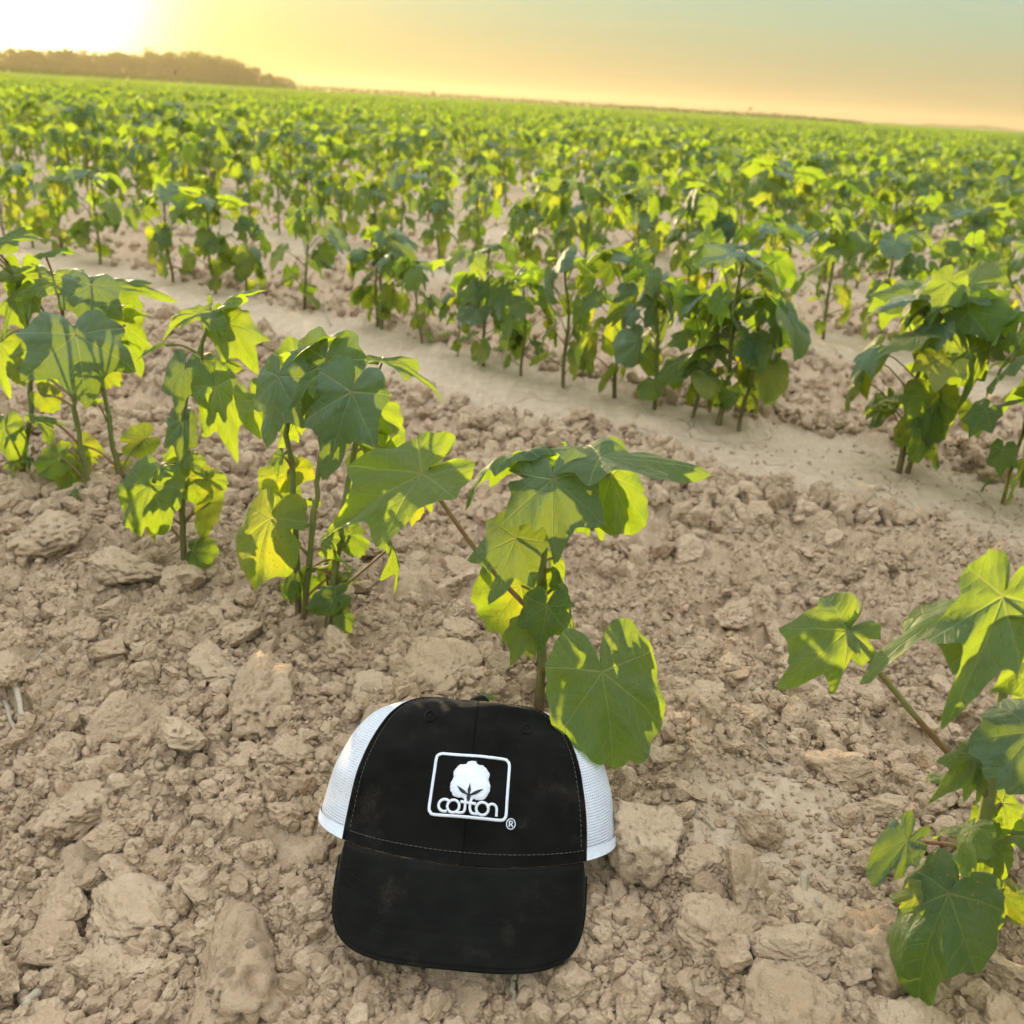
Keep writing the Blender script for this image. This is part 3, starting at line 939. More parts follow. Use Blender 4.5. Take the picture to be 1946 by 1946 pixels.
# the rows behind
spots, extra = [], []
for k in range(0, 60):
    s = ROW_S0 + k * ROW_SP
    q = -60.0
    rr = np.random.RandomState(900 + k)
    while q < 120.0:
        q += rr.uniform(.095, .20) if rr.rand() > .07 else rr.uniform(.22, .38)
        p = s * ROW_N + q * ROW_D + rr.normal(0, .018, 2)
        d = math.hypot(*p)
        if p[1] < -3 or d > 45: continue
        px, py, zz = proj((p[0], p[1], .25))
        inframe = zz[0] > .2 and -40 < px[0] < PX + 40 and py[0] > 0
        h = .36 * rr.uniform(.82, 1.12) * (1 + .10 * math.sin(p[0] * 1.7 + 1.3 * math.sin(p[1] * .9)))
        rec = (d, p[0], p[1], float(h), rr.uniform(0, 6.28), rr.randint(18) if d < 12 else rr.randint(14), k)
        if k == 0:
            if not (-350 < px[0] < PX + 350 and py[0] < PX + 500) and zz[0] > 0.1: extra.append(rec)
        elif k == 1 and inframe and -30 < px[0] < PX + 30: continue
        elif inframe: spots.append(rec)
        elif p[1] > -2 and abs(p[0]) < 1.1 * max(p[1], 0) + 4: extra.append(rec)
spots.sort()
ROWN = ['first', 'second', 'third', 'fourth', 'fifth', 'sixth', 'seventh', 'eighth', 'ninth', 'tenth', 'eleventh', 'twelfth', 'thirteenth', 'fourteenth']
ONES = ['', 'first', 'second', 'third', 'fourth', 'fifth', 'sixth', 'seventh', 'eighth', 'ninth', 'tenth', 'eleventh', 'twelfth', 'thirteenth',
        'fourteenth', 'fifteenth', 'sixteenth', 'seventeenth', 'eighteenth', 'nineteenth']
TENS = ['', '', 'twenty', 'thirty', 'forty', 'fifty', 'sixty', 'seventy', 'eighty', 'ninety']
def ordinal(n):
    if n < 20: return ONES[n]
    return TENS[n // 10] + '-' + ONES[n % 10] if n % 10 else TENS[n // 10][:-1] + 'ieth'
row_n = {}
near_ = sorted(spots[:300 - n_ind], key=lambda q: (min(q[6], 14), -proj((q[1], q[2], .0))[0][0]))
nz = ground_z(np.array([q[1] for q in near_]), np.array([q[2] for q in near_]), 0)
for (d, x, y, h, ro, vi, k), gz_ in zip(near_, nz):
    row_n[k] = row_n.get(k, 0) + 1
    rw = ROWN[k] + ' row back' if k < 14 else 'rows beyond the fourteenth'
    lab = 'young cotton plant in the %s, %s from the right picture edge' % (rw, ordinal(row_n[k]))
    place_plant(Vector((x, y, float(gz_))), h, ro, vi, lab, 'cotton plants of the %s row' % (ROWN[k] if k < 14 else 'far'))
rest = spots[300 - n_ind:] + extra

# low-detail plants for the mass of the field, scattered over points
def geo_scatter(name, pts, rot, scl, idx, protos, label, cat=None):
    pc = bpy.data.collections.new(name + '_shapes')
    for i, (nm, me) in enumerate(protos):
        o = bpy.data.objects.new('%s_%02d' % (nm, i), me)
        pc.objects.link(o)
    me = bpy.data.meshes.new(name)
    pts = np.asarray(pts, np.float32)
    me.vertices.add(len(pts)); me.vertices.foreach_set('co', pts.ravel())
    for k, ty, arr in (('rot', 'FLOAT_VECTOR', rot), ('scl', 'FLOAT_VECTOR', scl), ('idx', 'INT', idx)):
        a = me.attributes.new(k, ty, 'POINT')
        a.data.foreach_set('vector' if ty == 'FLOAT_VECTOR' else 'value', np.asarray(arr, np.int32 if ty == 'INT' else np.float32).ravel())
    o = obj(name, me, kind='stuff', label=label, cat=cat)
    ng = bpy.data.node_groups.new(name, 'GeometryNodeTree')
    ng.interface.new_socket('Geometry', in_out='INPUT', socket_type='NodeSocketGeometry')
    ng.interface.new_socket('Geometry', in_out='OUTPUT', socket_type='NodeSocketGeometry')
    N, L = ng.nodes, ng.links
    gi, go = N.new('NodeGroupInput'), N.new('NodeGroupOutput')
    ci = N.new('GeometryNodeCollectionInfo')
    ci.inputs['Collection'].default_value = pc
    ci.inputs['Separate Children'].default_value = True
    ci.inputs['Reset Children'].default_value = True
    iop = N.new('GeometryNodeInstanceOnPoints')
    iop.inputs['Pick Instance'].default_value = True
    def attr(n, t):
        a = N.new('GeometryNodeInputNamedAttribute'); a.data_type = t; a.inputs['Name'].default_value = n
        return a.outputs['Attribute']
    er = N.new('FunctionNodeEulerToRotation')
    L.new(attr('rot', 'FLOAT_VECTOR'), er.inputs[0])
    L.new(er.outputs[0], iop.inputs['Rotation'])
    L.new(attr('scl', 'FLOAT_VECTOR'), iop.inputs['Scale'])
    L.new(attr('idx', 'INT'), iop.inputs['Instance Index'])
    L.new(gi.outputs[0], iop.inputs['Points'])
    L.new(ci.outputs[0], iop.inputs['Instance'])
    L.new(iop.outputs[0], go.inputs[0])
    md = o.modifiers.new('scatter', 'NODES')
    md.node_group = ng
    return o

def plant_bag(b, vi, low, M=None, rs=None):
    path, lv = VARI[vi]['raw']
    tr = (lambda V: V) if M is None else (lambda V: V @ M[0].T + M[1])
    V, F = tube(path[::3], np.linspace(.004, .002, len(path[::3])), 3, False)
    b.add(tr(V), F, None, 0.5)
    for q in lv:
        x, y, z, L = leaf_frame(q['P'], q['Q'], q['n'])
        V, F, uv = LOW[q['mi'] % 5]
        V = q['P'] + L * (V[:, :1] * x + V[:, 1:2] * y + V[:, 2:] * z)
        b.add(tr(V), F, uv, q['r'])

protos = []
for vi in range(18):
    b = Bag(); plant_bag(b, vi, True)
    protos.append(('shape', b.mesh('plant', [M_LEAF], True, True)))
rest = np.array(rest)
pts = np.stack([rest[:, 1], rest[:, 2], ground_z(rest[:, 1], rest[:, 2], 0)], -1)
z0 = np.zeros(len(rest))
sc3 = np.repeat(rest[:, 3:4] / .36, 3, 1)
geo_scatter('cotton_crop', pts, np.stack([z0, z0, rest[:, 4]], -1), sc3, rest[:, 5], protos, 'green cotton crop of the middle distance')

chunks = []
for ci_ in range(6):
    rs = np.random.RandomState(70 + ci_)
    b = Bag()
    xx = -0.9
    while xx < 0.9:
        xx += rs.uniform(.11, .2)
        a = rs.uniform(0, 6.28); sc_ = rs.uniform(.85, 1.12)
        Mr = np.array([[math.cos(a), -math.sin(a), 0], [math.sin(a), math.cos(a), 0], [0, 0, 1]]) * sc_
        plant_bag(b, rs.randint(14), True, (Mr, np.array([xx, rs.normal(0, .02), 0])))
    chunks.append(('shape', b.mesh('row_piece', [M_LEAF], True, True)))
cp, cr_, cs, cidx = [], [], [], []
rs = np.random.RandomState(5)
rot0 = math.atan2(ROW_D[1], ROW_D[0])
for k in range(0, 420):
    s = ROW_S0 + k * ROW_SP
    q = np.arange(-280, 420, 1.8) + rs.uniform(0, 1.8)
    p = s * ROW_N[None] + q[:, None] * ROW_D[None]
    d = np.hypot(p[:, 0], p[:, 1])
    ok = (d > 44) & (d < 260) & (p[:, 1] > 0) & (np.abs(p[:, 0] + 0.02 * p[:, 1]) < .62 * p[:, 1] + 3)
    if d.min() > 60: ok &= (rs.rand(len(q)) < np.clip(120 / d, .35, 1))
    p = p[ok]
    if not len(p): continue
    cp.append(np.column_stack([p, np.full(len(p), -0.02)])); n = len(p)
    cr_.append(np.column_stack([np.zeros(n), np.zeros(n), rot0 + math.pi * rs.randint(0, 2, n)]))
    cs.append(np.repeat(rs.uniform(.9, 1.12, (n, 1)), 3, 1)); cidx.append(rs.randint(0, 6, n))
geo_scatter('far_cotton_crop', np.vstack(cp), np.vstack(cr_), np.vstack(cs), np.concatenate(cidx), chunks, 'far green cotton rows closing up towards the horizon')
# ------------------------------------------------------------------ distance: far fields, strip of taller crop, wood, skyline
def simple_mat(name, c1, c2, scale, rough=.9, tr=None):
    m, t, b, out = new_mat(name)
    geo = t.new('NewGeometry')
    n = t.noise(geo.outputs['Position'], scale, 4, .6)
    t.put(b.inputs['Base Color'], t.mix(n, c1, c2))
    b.inputs['Roughness'].default_value = rough
    b.inputs['Specular IOR Level'].default_value = .15
    if tr:
        q = t.new('BsdfTranslucent'); q.inputs[0].default_value = (*tr, 1)
        mx = t.new('MixShader'); mx.inputs[0].default_value = .35
        t.l.new(b.outputs[0], mx.inputs[1]); t.l.new(q.outputs[0], mx.inputs[2]); t.l.new(mx.outputs[0], out.inputs[0])
    return m

M_FAR = simple_mat('far_crop', (.11, .16, .04), (.20, .24, .06), .6)
M_WOOD = simple_mat('far_leaves', (.035, .06, .02), (.07, .10, .03), .8, .9, (.12, .16, .02))
M_STRIP = simple_mat('tall_crop', (.05, .09, .02), (.09, .14, .03), 2.0, .9, (.12, .2, .02))

# far green field: a gently uneven canopy sheet
fx = np.linspace(-1000, 1000, 120); fy = np.concatenate([np.linspace(190, 400, 40), np.linspace(420, 1500, 40)])
FX, FY = np.meshgrid(fx, fy)
FZ = .26 + .05 * fbm(FX * .2, FY * .2, 0, 3)
i2 = np.arange(FX.size).reshape(FX.shape)
obj('far_field', mesh_np('far_field', np.stack([FX, FY, FZ], -1).reshape(-1, 3),
    np.stack([i2[:-1, :-1], i2[:-1, 1:], i2[1:, 1:], i2[1:, :-1]], -1).reshape(-1, 4), None, True, [M_FAR]), kind='structure',
    label='level green field running to the horizon')

def leaf_cloud(b, c, rad, n, size, rs):
    """small leaf-clump faces spread through an ellipsoid"""
    u = rs.normal(size=(n, 3)); u /= np.linalg.norm(u, axis=1)[:, None]
    P = c + u * rad * (rs.rand(n, 1) ** .38)
    a = rs.normal(size=(n, 3)); a /= np.linalg.norm(a, axis=1)[:, None]
    bb = np.cross(a, rs.normal(size=(n, 3))); bb /= np.linalg.norm(bb, axis=1)[:, None]
    s = size * rs.uniform(.6, 1.4, (n, 1))
    V = np.stack([P + s * a, P + s * bb * .7, P - s * a * .8, P - s * bb * .7], 1).reshape(-1, 3)
    F = np.arange(4 * n).reshape(-1, 4)
    b.add(V, F)

def px_dir(x, D):
    """ground point at distance D whose azimuth is that of pixel column x on the horizon"""
    yh = 196 + .058 * (x - 973)
    d = ray(x, yh); d = d[:2] / np.linalg.norm(d[:2])
    return d * D

rs = np.random.RandomState(31)
wood, trunks = Bag(), Bag()
topline = [(-700, 40), (-300, 44), (0, 33), (90, 35), (180, 37), (250, 38), (322, 46), (370, 47), (420, 44), (470, 36), (500, 26), (530, 18), (556, 15), (562, 8)]
xs_ = -650.0
while xs_ < 556:
    xs_ += rs.uniform(3.5, 8) if xs_ > -60 else rs.uniform(8, 16)
    hpx = np.interp(xs_, [q[0] for q in topline], [q[1] for q in topline]) * rs.uniform(.84, 1.28)
    D = 430 + rs.uniform(-25, 60)
    p = px_dir(xs_, D)
    h = hpx / FPX * D * 1.0 + .5
    cw = h * rs.uniform(.22, .34)
    V, F = tube(np.array([[p[0], p[1], -1], [p[0] + .2, p[1], h * .5], [p[0], p[1], h * .8]]), [h * .025, h * .02, h * .008], 5)
    wood.add(V, F)
    leaf_cloud(wood, np.array([p[0], p[1], h * .2]), np.array([cw * 1.6, cw, h * .24]), 70, h * .06, rs)
    for j in range(4):
        leaf_cloud(wood, np.array([p[0] + rs.normal(0, cw * .5), p[1] + rs.normal(0, cw * .5), h * rs.uniform(.35, .78)]),
                   np.array([cw, cw, h * .22]) * rs.uniform(.6, 1), 60, h * .05, rs)
obj('far_wood', wood.mesh('far_wood', [M_WOOD], False), kind='stuff', label='hazy dark wood on the horizon below the low sun')

strip = Bag()
for xs_ in np.arange(-500, 1640, 4.0):
    D = 215 + 25 * math.sin(xs_ * .002)
    p = px_dir(xs_, D)
    hh = np.interp(xs_, [-500, 900, 1500, 1640], [1.45, 1.35, 1.15, .6])
    leaf_cloud(strip, np.array([p[0], p[1], hh * .55]), np.array([.55, .55, hh * .5]), 26, .16, rs)
obj('tall_crop_strip', strip.mesh('tall_crop_strip', [M_STRIP], False), kind='stuff', label='dark strip of taller crop along the far field edge')

sky_line = Bag()
for xs_ in np.arange(1150, 2300, 5.0):
    D = 1150 + rs.uniform(0, 150)
    p = px_dir(xs_, D)
    h = max(.6, (2.4 + 3.6 * fbm(xs_ * .012, 2.0, 0, 3) + (2.2 if 1750 < xs_ < 1930 else 0)) / FPX * D)
    leaf_cloud(sky_line, np.array([p[0], p[1], h * .5]), np.array([3.0, 3.0, h * .5]), 24, 1.0, rs)
obj('distant_trees', sky_line.mesh('distant_trees', [M_WOOD], False), kind='stuff', label='faint line of trees far off on the hazy horizon')

for xs_, hp, lab in ((1424, 15, 'tiny lone tree on the horizon, right of centre'), (823, 11, 'tiny lone tree on the horizon near the end of the wood')):
    D = 700.0
    p = px_dir(xs_, D); h = hp / FPX * D
    e = bpy.data.objects.new('lone_tree', None); COL.objects.link(e); e.location = (p[0], p[1], 0)
    e['label'], e['category'], e['group'] = lab, 'tree', 'lone trees on the horizon'
    V, F = tube(np.array([[0, 0, -1], [0.1, 0, h * .5], [0, 0, h * .8]]), [.22, .18, .08], 6)
    obj('trunk', mesh_np('trunk', V, split_quads(F), None, True, [M_STEM]), e)
    b = Bag()
    for j in range(3):
        leaf_cloud(b, np.array([rs.normal(0, .5), 0, h * rs.uniform(.6, .85)]), np.array([1.1, 1.1, h * .16]), 60, .35, rs)
    obj('crown', b.mesh('crown', [M_WOOD], False), e)

# ------------------------------------------------------------------ the cap
def fabric_mat(name, col, twill, rough=.85):
    m, t, b, out = new_mat(name)
    uvn = t.new('UVMap', uv_map='UVMap')
    wv = t.new('TexWave', wave_type='BANDS', bands_direction='DIAGONAL')
    t.put(wv.inputs['Vector'], uvn.outputs[0]); wv.inputs['Scale'].default_value = twill
    geo = t.new('NewGeometry')
    n = t.noise(geo.outputs['Position'], 55.0, 4, .6)
    n3 = t.noise(geo.outputs['Position'], 700.0, 2, .6)
    c = t.mix(t.rng(n, .35, .7), col, tuple(v * 1.45 + .001 for v in col))
    dust = t.math('MULTIPLY', t.rng(t.noise(geo.outputs['Position'], 24.0, 5, .7), .56, .76), t.rng(n3, .38, .62, .2, 1.0))
    c = t.mix(t.math('MULTIPLY', dust, .10), c, (.30, .22, .15))
    t.put(b.inputs['Base Color'], c)
    b.inputs['Roughness'].default_value = rough
    b.inputs['Specular IOR Level'].default_value = .06
    b.inputs['Sheen Weight'].default_value = .16
    b.inputs['Sheen Roughness'].default_value = .3
    b.inputs['Sheen Tint'].default_value = (1.0, .85, .7, 1)
    t.put(b.inputs['Normal'], t.bump(t.math('ADD', wv.outputs['Fac'], t.math('MULTIPLY', n3, .8)), .35, .0004))
    return m

M_BLACK = fabric_mat('black_twill', (.0062, .0058, .0045), 900.0)
M_VISOR = fabric_mat('visor_twill', (.0066, .0064, .0050), 900.0)

def thread_mat(name, col, scale):
    m, t, b, out = new_mat(name)
    uvn = t.new('UVMap', uv_map='UVMap')
    wv = t.new('TexWave', wave_type='BANDS', bands_direction='Y')
    t.put(wv.inputs['Vector'], uvn.outputs[0]); wv.inputs['Scale'].default_value = scale; wv.inputs['Distortion'].default_value = 1.5
    geo = t.new('NewGeometry')
    n = t.noise(geo.outputs['Position'], 420.0, 3)
    t.put(b.inputs['Base Color'], t.mix(t.rng(n, .3, .7), tuple(v * .86 for v in col), col))
    b.inputs['Roughness'].default_value = .55
    t.put(b.inputs['Normal'], t.bump(wv.outputs['Fac'], .5, .0004))
    return m

M_THREAD = thread_mat('white_thread', (.84, .85, .88), 500.0)
M_BTHREAD = thread_mat('black_thread', (.01, .009, .012), 500.0)
M_STITCH = thread_mat('grey_stitch', (.10, .10, .085), 800.0)

def net_mat():
    m, t, b, out = new_mat('white_net')
    uvn = t.new('UVMap', uv_map='UVMap')
    s = t.new('SeparateXYZ'); t.put(s.inputs[0], uvn.outputs[0])
    pitch = .0021
    u = t.math('ABSOLUTE', t.math('SUBTRACT', t.math('FRACT', t.math('DIVIDE', s.outputs[0], pitch)), .5))
    v0 = t.math('DIVIDE', s.outputs[1], pitch)
    v = t.math('ABSOLUTE', t.math('SUBTRACT', t.math('FRACT', v0), .5))
    d = t.math('SQRT', t.math('ADD', t.math('MULTIPLY', u, u), t.math('MULTIPLY', v, v)))
    hole = t.rng(d, .22, .29, 1.0, 0.0)
    b.inputs['Base Color'].default_value = (.86, .88, .93, 1)
    b.inputs['Roughness'].default_value = .6
    b.inputs['Subsurface Weight'].default_value = 0
    t.put(b.inputs['Normal'], t.bump(d, .6, .0005))
    tr = t.new('BsdfTranslucent'); tr.inputs[0].default_value = (.85, .86, .9, 1)
    mx0 = t.new('MixShader'); mx0.inputs[0].default_value = .25
    t.l.new(b.outputs[0], mx0.inputs[1]); t.l.new(tr.outputs[0], mx0.inputs[2])
    tp = t.new('BsdfTransparent')
    mx = t.new('MixShader'); t.put(mx.inputs[0], hole)
    t.l.new(mx0.outputs[0], mx.inputs[1]); t.l.new(tp.outputs[0], mx.inputs[2])
    t.l.new(mx.outputs[0], out.inputs[0])
    return m
M_NET = net_mat()

CAP_A = R(48)                      # recline of the front panel
CAP_V = np.array([0, math.cos(CAP_A), math.sin(CAP_A)])
CAP_N = np.array([0, -math.sin(CAP_A), math.cos(CAP_A)])
CAP_U = np.array([1.0, 0, 0])
_tw = R(-1.6)
CAP_U, CAP_V = math.cos(_tw) * CAP_U + math.sin(_tw) * CAP_V, -math.sin(_tw) * CAP_U + math.cos(_tw) * CAP_V
CAP_O = C_O + ray(884, 1581) * 0.765
A0, BF, BB, HC, EX = .1145, .060, .055, .1015, .41
PHI0 = math.acos(.772)

def rim_v(fr):
    """height of the crown's lower rim: lowest in front, a little raised at the sides and back"""
    return np.where(fr > 0, -.0225 * fr + .006 * (1 - fr), .006 - .004 * fr)

def crown(phi, tau, off=0.0):
    """point of the crown in the cap's own axes (u right, v up the panel, w outwards); phi 0 right .. pi/2 front .. pi left; tau 0 rim .. 1 top"""
    phi = np.asarray(phi, float); tau = np.asarray(tau, float)
    c, s = np.cos(tau * math.pi / 2), np.sin(tau * math.pi / 2)
    a = A0 * np.abs(c) ** EX * (1.015 - .085 * s)
    hv = np.abs(s) ** .80
    fr = np.sin(phi)
    b = np.where(fr > 0, BF, BB) * np.abs(c) ** EX * (1 - .05 * s)
    u = a * np.cos(phi)
    wv = b * fr
    v = HC * hv + rim_v(fr) * (1 - hv)
    # soft dents and folds of the unstructured cloth
    dn = .0065 * fbm(u * 22 + 4, v * 22, wv * 12, 2) * np.clip(hv * 3, 0.1, 1) * np.clip(c * 2.5, 0, 1)
    dent = -.012 * np.exp(-(((u - .045) / .028) ** 2 + ((v - .088) / .014) ** 2)) * (fr > 0)
    wv = wv + dn + dent + off * np.where(fr > 0, 1, -1)
    v = v + np.where(fr < 0, -.031 * fr * np.abs(c) * hv, 0)
    return np.stack([u + off * np.cos(phi), v + .5 * off * s, wv], -1)

def cap_world(q):
    q = np.asarray(q)
    return CAP_O - CAP_N * BF + q[..., :1] * CAP_U + q[..., 1:2] * CAP_V + q[..., 2:3] * CAP_N

CAP_BASE = CAP_O + np.array([0, .05, -.06])
cap = bpy.data.objects.new('trucker_cap', None)
COL.objects.link(cap); cap.location = CAP_BASE
cap['label'], cap['category'] = 'black cap with white mesh sides and embroidered logo lying on the soil', 'cap'

def cap_part(name, V, F, mat, uv=None, parent=None, sm=True, label=None):
    p = parent or cap
    me = mesh_np(name, cap_world(V) - CAP_BASE, split_quads(F) if np.asarray(F).shape[1] == 4 else F, uv, sm, [mat])
    o = obj(name, me, p, label=label)
    return o

def grid_faces(n, m):
    i = np.arange(n * m).reshape(n, m)
    return np.stack([i[:-1, :-1], i[:-1, 1:], i[1:, 1:], i[1:, :-1]], -1).reshape(-1, 4)

def shell(V, F, th, inward):
    """gives a sheet a thickness along the given per-vertex inward direction"""
    n = len(V)
    return np.vstack([V, V + inward * th]), np.vstack([F, F[:, ::-1] + n])

def crown_panel(name, p0, p1, mat, nn=48, tmax=1.0, off=0.0):
    ph = np.linspace(p0, p1, nn); tt = np.linspace(0, tmax, 44)
    PH, TT = np.meshgrid(ph, tt)
    V = crown(PH, TT, off).reshape(-1, 3)
    G = V.reshape(44, nn, 3)
    du = np.concatenate([np.zeros((44, 1)), np.cumsum(np.linalg.norm(np.diff(G, axis=1), axis=2), 1)], 1)
    dv_ = np.concatenate([np.zeros((1, nn)), np.cumsum(np.linalg.norm(np.diff(G, axis=0), axis=2), 0)], 0)
    uv = np.stack([(du - du[:, nn // 2:nn // 2 + 1]).ravel(), dv_.ravel()], -1)
    return cap_part(name, V, grid_faces(44, nn), mat, uv)

gap = .006
crown_panel('front_panel', PHI0, math.pi / 2 - gap, M_BLACK)
crown_panel('front_panel', math.pi / 2 + gap, math.pi - PHI0, M_BLACK)
crown_panel('mesh_panel', -.62, PHI0, M_NET, 40, 1.0, -.0008)
crown_panel('mesh_panel', math.pi - PHI0, math.pi + .62, M_NET, 40, 1.0, -.0008)
crown_panel('mesh_panel', -math.pi / 2, -.62, M_NET, 36, 1.0, -.0012)
crown_panel('mesh_panel', math.pi + .62, math.pi * 1.5, M_NET, 36, 1.0, -.0012)
# centre seam tape between the two front panels, sunk a little
tt = np.linspace(0, 1, 44)
V = np.concatenate([crown(np.full(44, math.pi / 2 + d), tt, o_) for d, o_ in ((-gap * 1.2, .0001), (0, -.0012), (gap * 1.2, .0001))])
i3 = np.arange(3 * 44).reshape(3, 44)
cap_part('centre_seam', V, np.stack([i3[:-1, :-1], i3[:-1, 1:], i3[1:, 1:], i3[1:, :-1]], -1).reshape(-1, 4), M_BLACK, np.zeros((132, 2)))
# raised bindings where cloth meets mesh
for p in (PHI0, math.pi - PHI0):
    q = crown(np.full(40, p), np.linspace(0, .985, 40), .0002)
    V, F = tube(q, .0013, 6)
    cap_part('seam_binding', V, F, M_BLACK, np.zeros((len(V), 2)))
# rim tape under the mesh
for p0, p1 in ((-.62, PHI0), (math.pi - PHI0, math.pi + .62)):
    ph = np.linspace(p0, p1, 30)
    q = np.concatenate([crown(ph, np.full(30, t_), .0006) for t_ in (0, .012, .026)])
    cap_part('rim_tape', q, grid_faces(3, 30), M_THREAD, np.stack([np.tile(ph * .1, 3), np.repeat([0, .004, .009], 30)], -1))
# button on top
bt = crown(np.array([math.pi / 2]), np.array([1.0]))[0]
bn = Bag()
th_ = np.linspace(0, math.pi / 2, 8); rr_ = .0095 * np.cos(th_); hh_ = .0085 * np.sin(th_)
path = np.stack([np.full(8, bt[0]), bt[1] + hh_ - .0005, np.full(8, bt[2])], -1)
V, F = tube(path, np.maximum(rr_, 1e-5), 18)
cap_part('button', V, F, M_BLACK, np.zeros((len(V), 2)))
# sewn eyelets
def crown_uv(u, v):
    """phi, tau of the front panel point with cap coordinates u, v"""
    phi, tau = np.full(np.shape(u), math.pi / 2), np.full(np.shape(u), .5)
    u = np.asarray(u, float); v = np.asarray(v, float)
    for _ in range(60):
        fr = np.sin(phi)
        hv = np.clip((v - rim_v(fr)) / (HC - rim_v(fr)), 1e-4, .9999)
        tau = np.arcsin(hv ** (1 / .80)) * 2 / math.pi
        c, s = np.cos(tau * math.pi / 2), np.sin(tau * math.pi / 2)
        a = A0 * c ** EX * (1.015 - .085 * s)
        phi = np.arccos(np.clip(u / a, -.999, .999))
    return phi, tau

def on_front(u, v, off):
    ph, ta = crown_uv(u, v)
    q = crown(ph, ta)
    q[..., 2] += off
    return q

for u_, v_ in ((-.036, .083), (.039, .081)):
    a = np.linspace(0, 2 * math.pi, 25)[:-1]
    q = on_front(u_ + .0042 * np.cos(a), v_ + .0042 * np.sin(a), .0007)
    V, F = tube(np.vstack([q, q[:1]]), .0008, 6, False)
    cap_part('eyelet', V, F, M_BLACK, np.zeros((len(V), 2)))
    q = np.vstack([on_front(np.array([u_]), np.array([v_]), .0003), on_front(u_ + .0032 * np.cos(a), v_ + .0032 * np.sin(a), .0003)])
    j = np.arange(24)
    cap_part('eyelet_hole', q, np.stack([np.zeros(24, int), 1 + j, 1 + (j + 1) % 24], -1), M_BLACK, np.zeros((25, 2)))
# dashed stitching lines: along the front panel's edges and above the visor
def dashes(name, path, step, dash, rad):
    P = np.asarray(path)
    L = np.concatenate([[0], np.cumsum(np.linalg.norm(np.diff(P, axis=0), axis=1))])
    b = Bag(); s = 0
    while s + dash < L[-1]:
        ss = np.linspace(s, s + dash, 3)
        q = np.stack([np.interp(ss, L, P[:, k]) for k in range(3)], -1)
        V, F = tube(q, rad, 4)
        b.add(cap_world(V) - CAP_BASE, F)
        s += step
    return obj(name, b.mesh(name, [M_STITCH]), cap)
tl = np.linspace(.03, .97, 160)
dashes('stitching', crown(np.full(160, PHI0 + .05), tl, .0006), .0036, .0024, .00022)
dashes('stitching', crown(np.full(160, math.pi - PHI0 - .05), tl, .0006), .0036, .0024, .00022)
pl_ = np.linspace(PHI0 + .02, math.pi - PHI0 - .02, 160)
dashes('stitching', crown(pl_, np.full(160, .022), .0006), .0036, .0024, .00024)

# visor: a curved board with rows of stitching
def visor(xi, s, off=0.0):
    """xi -1 (left) .. 1 (right), s 0 at the crown .. 1 at the outer edge"""
    xi = np.asarray(xi, float); s = np.asarray(s, float)
    psi = (xi + 1) / 2 * math.pi
    cp, sp = np.cos(psi), np.sin(psi)
    ub = -.0885 * cp
    vb = rim_v(np.sqrt(1 - (ub / A0) ** 2)) - .0006
    uo = -.0915 * np.sign(cp) * np.abs(cp) ** .50
    vo = -.012 - .0765 * np.abs(sp) ** .40
    u = ub + (uo - ub) * s
    v = vb + (vo - vb) * s
    arch = BF * np.sqrt(np.clip(1 - (u / A0) ** 2, 0.02, 1))
    wv = arch + np.maximum(0, -v - .010) * math.tan(R(17)) - .010 * (np.abs(u) / .095) ** 4 * s
    wv = wv + .0025 * fbm(u * 16, v * 16, 3.0, 2) * s - .004 * np.exp(-((s) / .05) ** 2)
    return np.stack([u, v, wv + off], -1)
xi = np.linspace(-.995, .995, 121); sv = np.linspace(0, 1, 40)
XI, SV = np.meshgrid(xi, sv)
Vt = visor(XI, SV, .0012)
gro = np.zeros_like(SV)
for k in range(7):
    gro -= .0003 * np.exp(-(((SV - .34 - .088 * k)) / .006) ** 2)
edge = np.sqrt(np.clip(1 - np.clip((SV - .965) / .035, 0, 1) ** 2, 0, 1))
Vt[..., 2] += gro - .0020 * (1 - edge)
Vb = visor(XI, SV, -.0022)
n = XI.size
V = np.vstack([Vt.reshape(-1, 3), Vb.reshape(-1, 3)])
F = grid_faces(40, 121)
gi_ = np.arange(n).reshape(40, 121)
rim = np.concatenate([gi_[:, 0][::-1], gi_[0, 1:], gi_[1:, -1], gi_[-1, ::-1][1:]])
rf = np.stack([rim[:-1], rim[1:], rim[1:] + n, rim[:-1] + n], -1)
uv = np.tile(np.stack([Vt[..., 0].ravel(), Vt[..., 1].ravel()], -1), (2, 1))
vis = cap_part('visor', V, np.vstack([F[:, ::-1], F + n, rf]), M_VISOR, uv)
ep = visor(np.linspace(-.995, .995, 160), np.full(160, 1.0), -.0006)
V, F = tube(ep, .0016, 7)
cap_part('visor_edge', V, F, M_VISOR, np.zeros((len(V), 2)))
for k in range(6):
    q = visor(np.linspace(-.93, .93, 200), np.full(200, .36 + .1 * k), .0012)
    o_ = dashes('visor_stitching', q, .0030, .0021, .00018)
    o_.data.materials[0] = M_VISOR
    o_.parent = vis

# embroidery: strokes traced in logo units (a crop of the photograph, undone to an upright rectangle)
LB, E1, E2 = np.array([290., 1185.]), np.array([1278., 122.]), np.array([80., -938.])
LI = np.linalg.inv(np.stack([E1, E2], 1))
LOGO_U, LOGO_V, LOGO_W, LOGO_H = -.0278, .0108, .0568, .0434
def logo_uv(pts):
    pq = (np.asarray(pts, float) - LB) @ LI.T
    return LOGO_U + pq[:, 0] * LOGO_W, LOGO_V + pq[:, 1] * LOGO_H

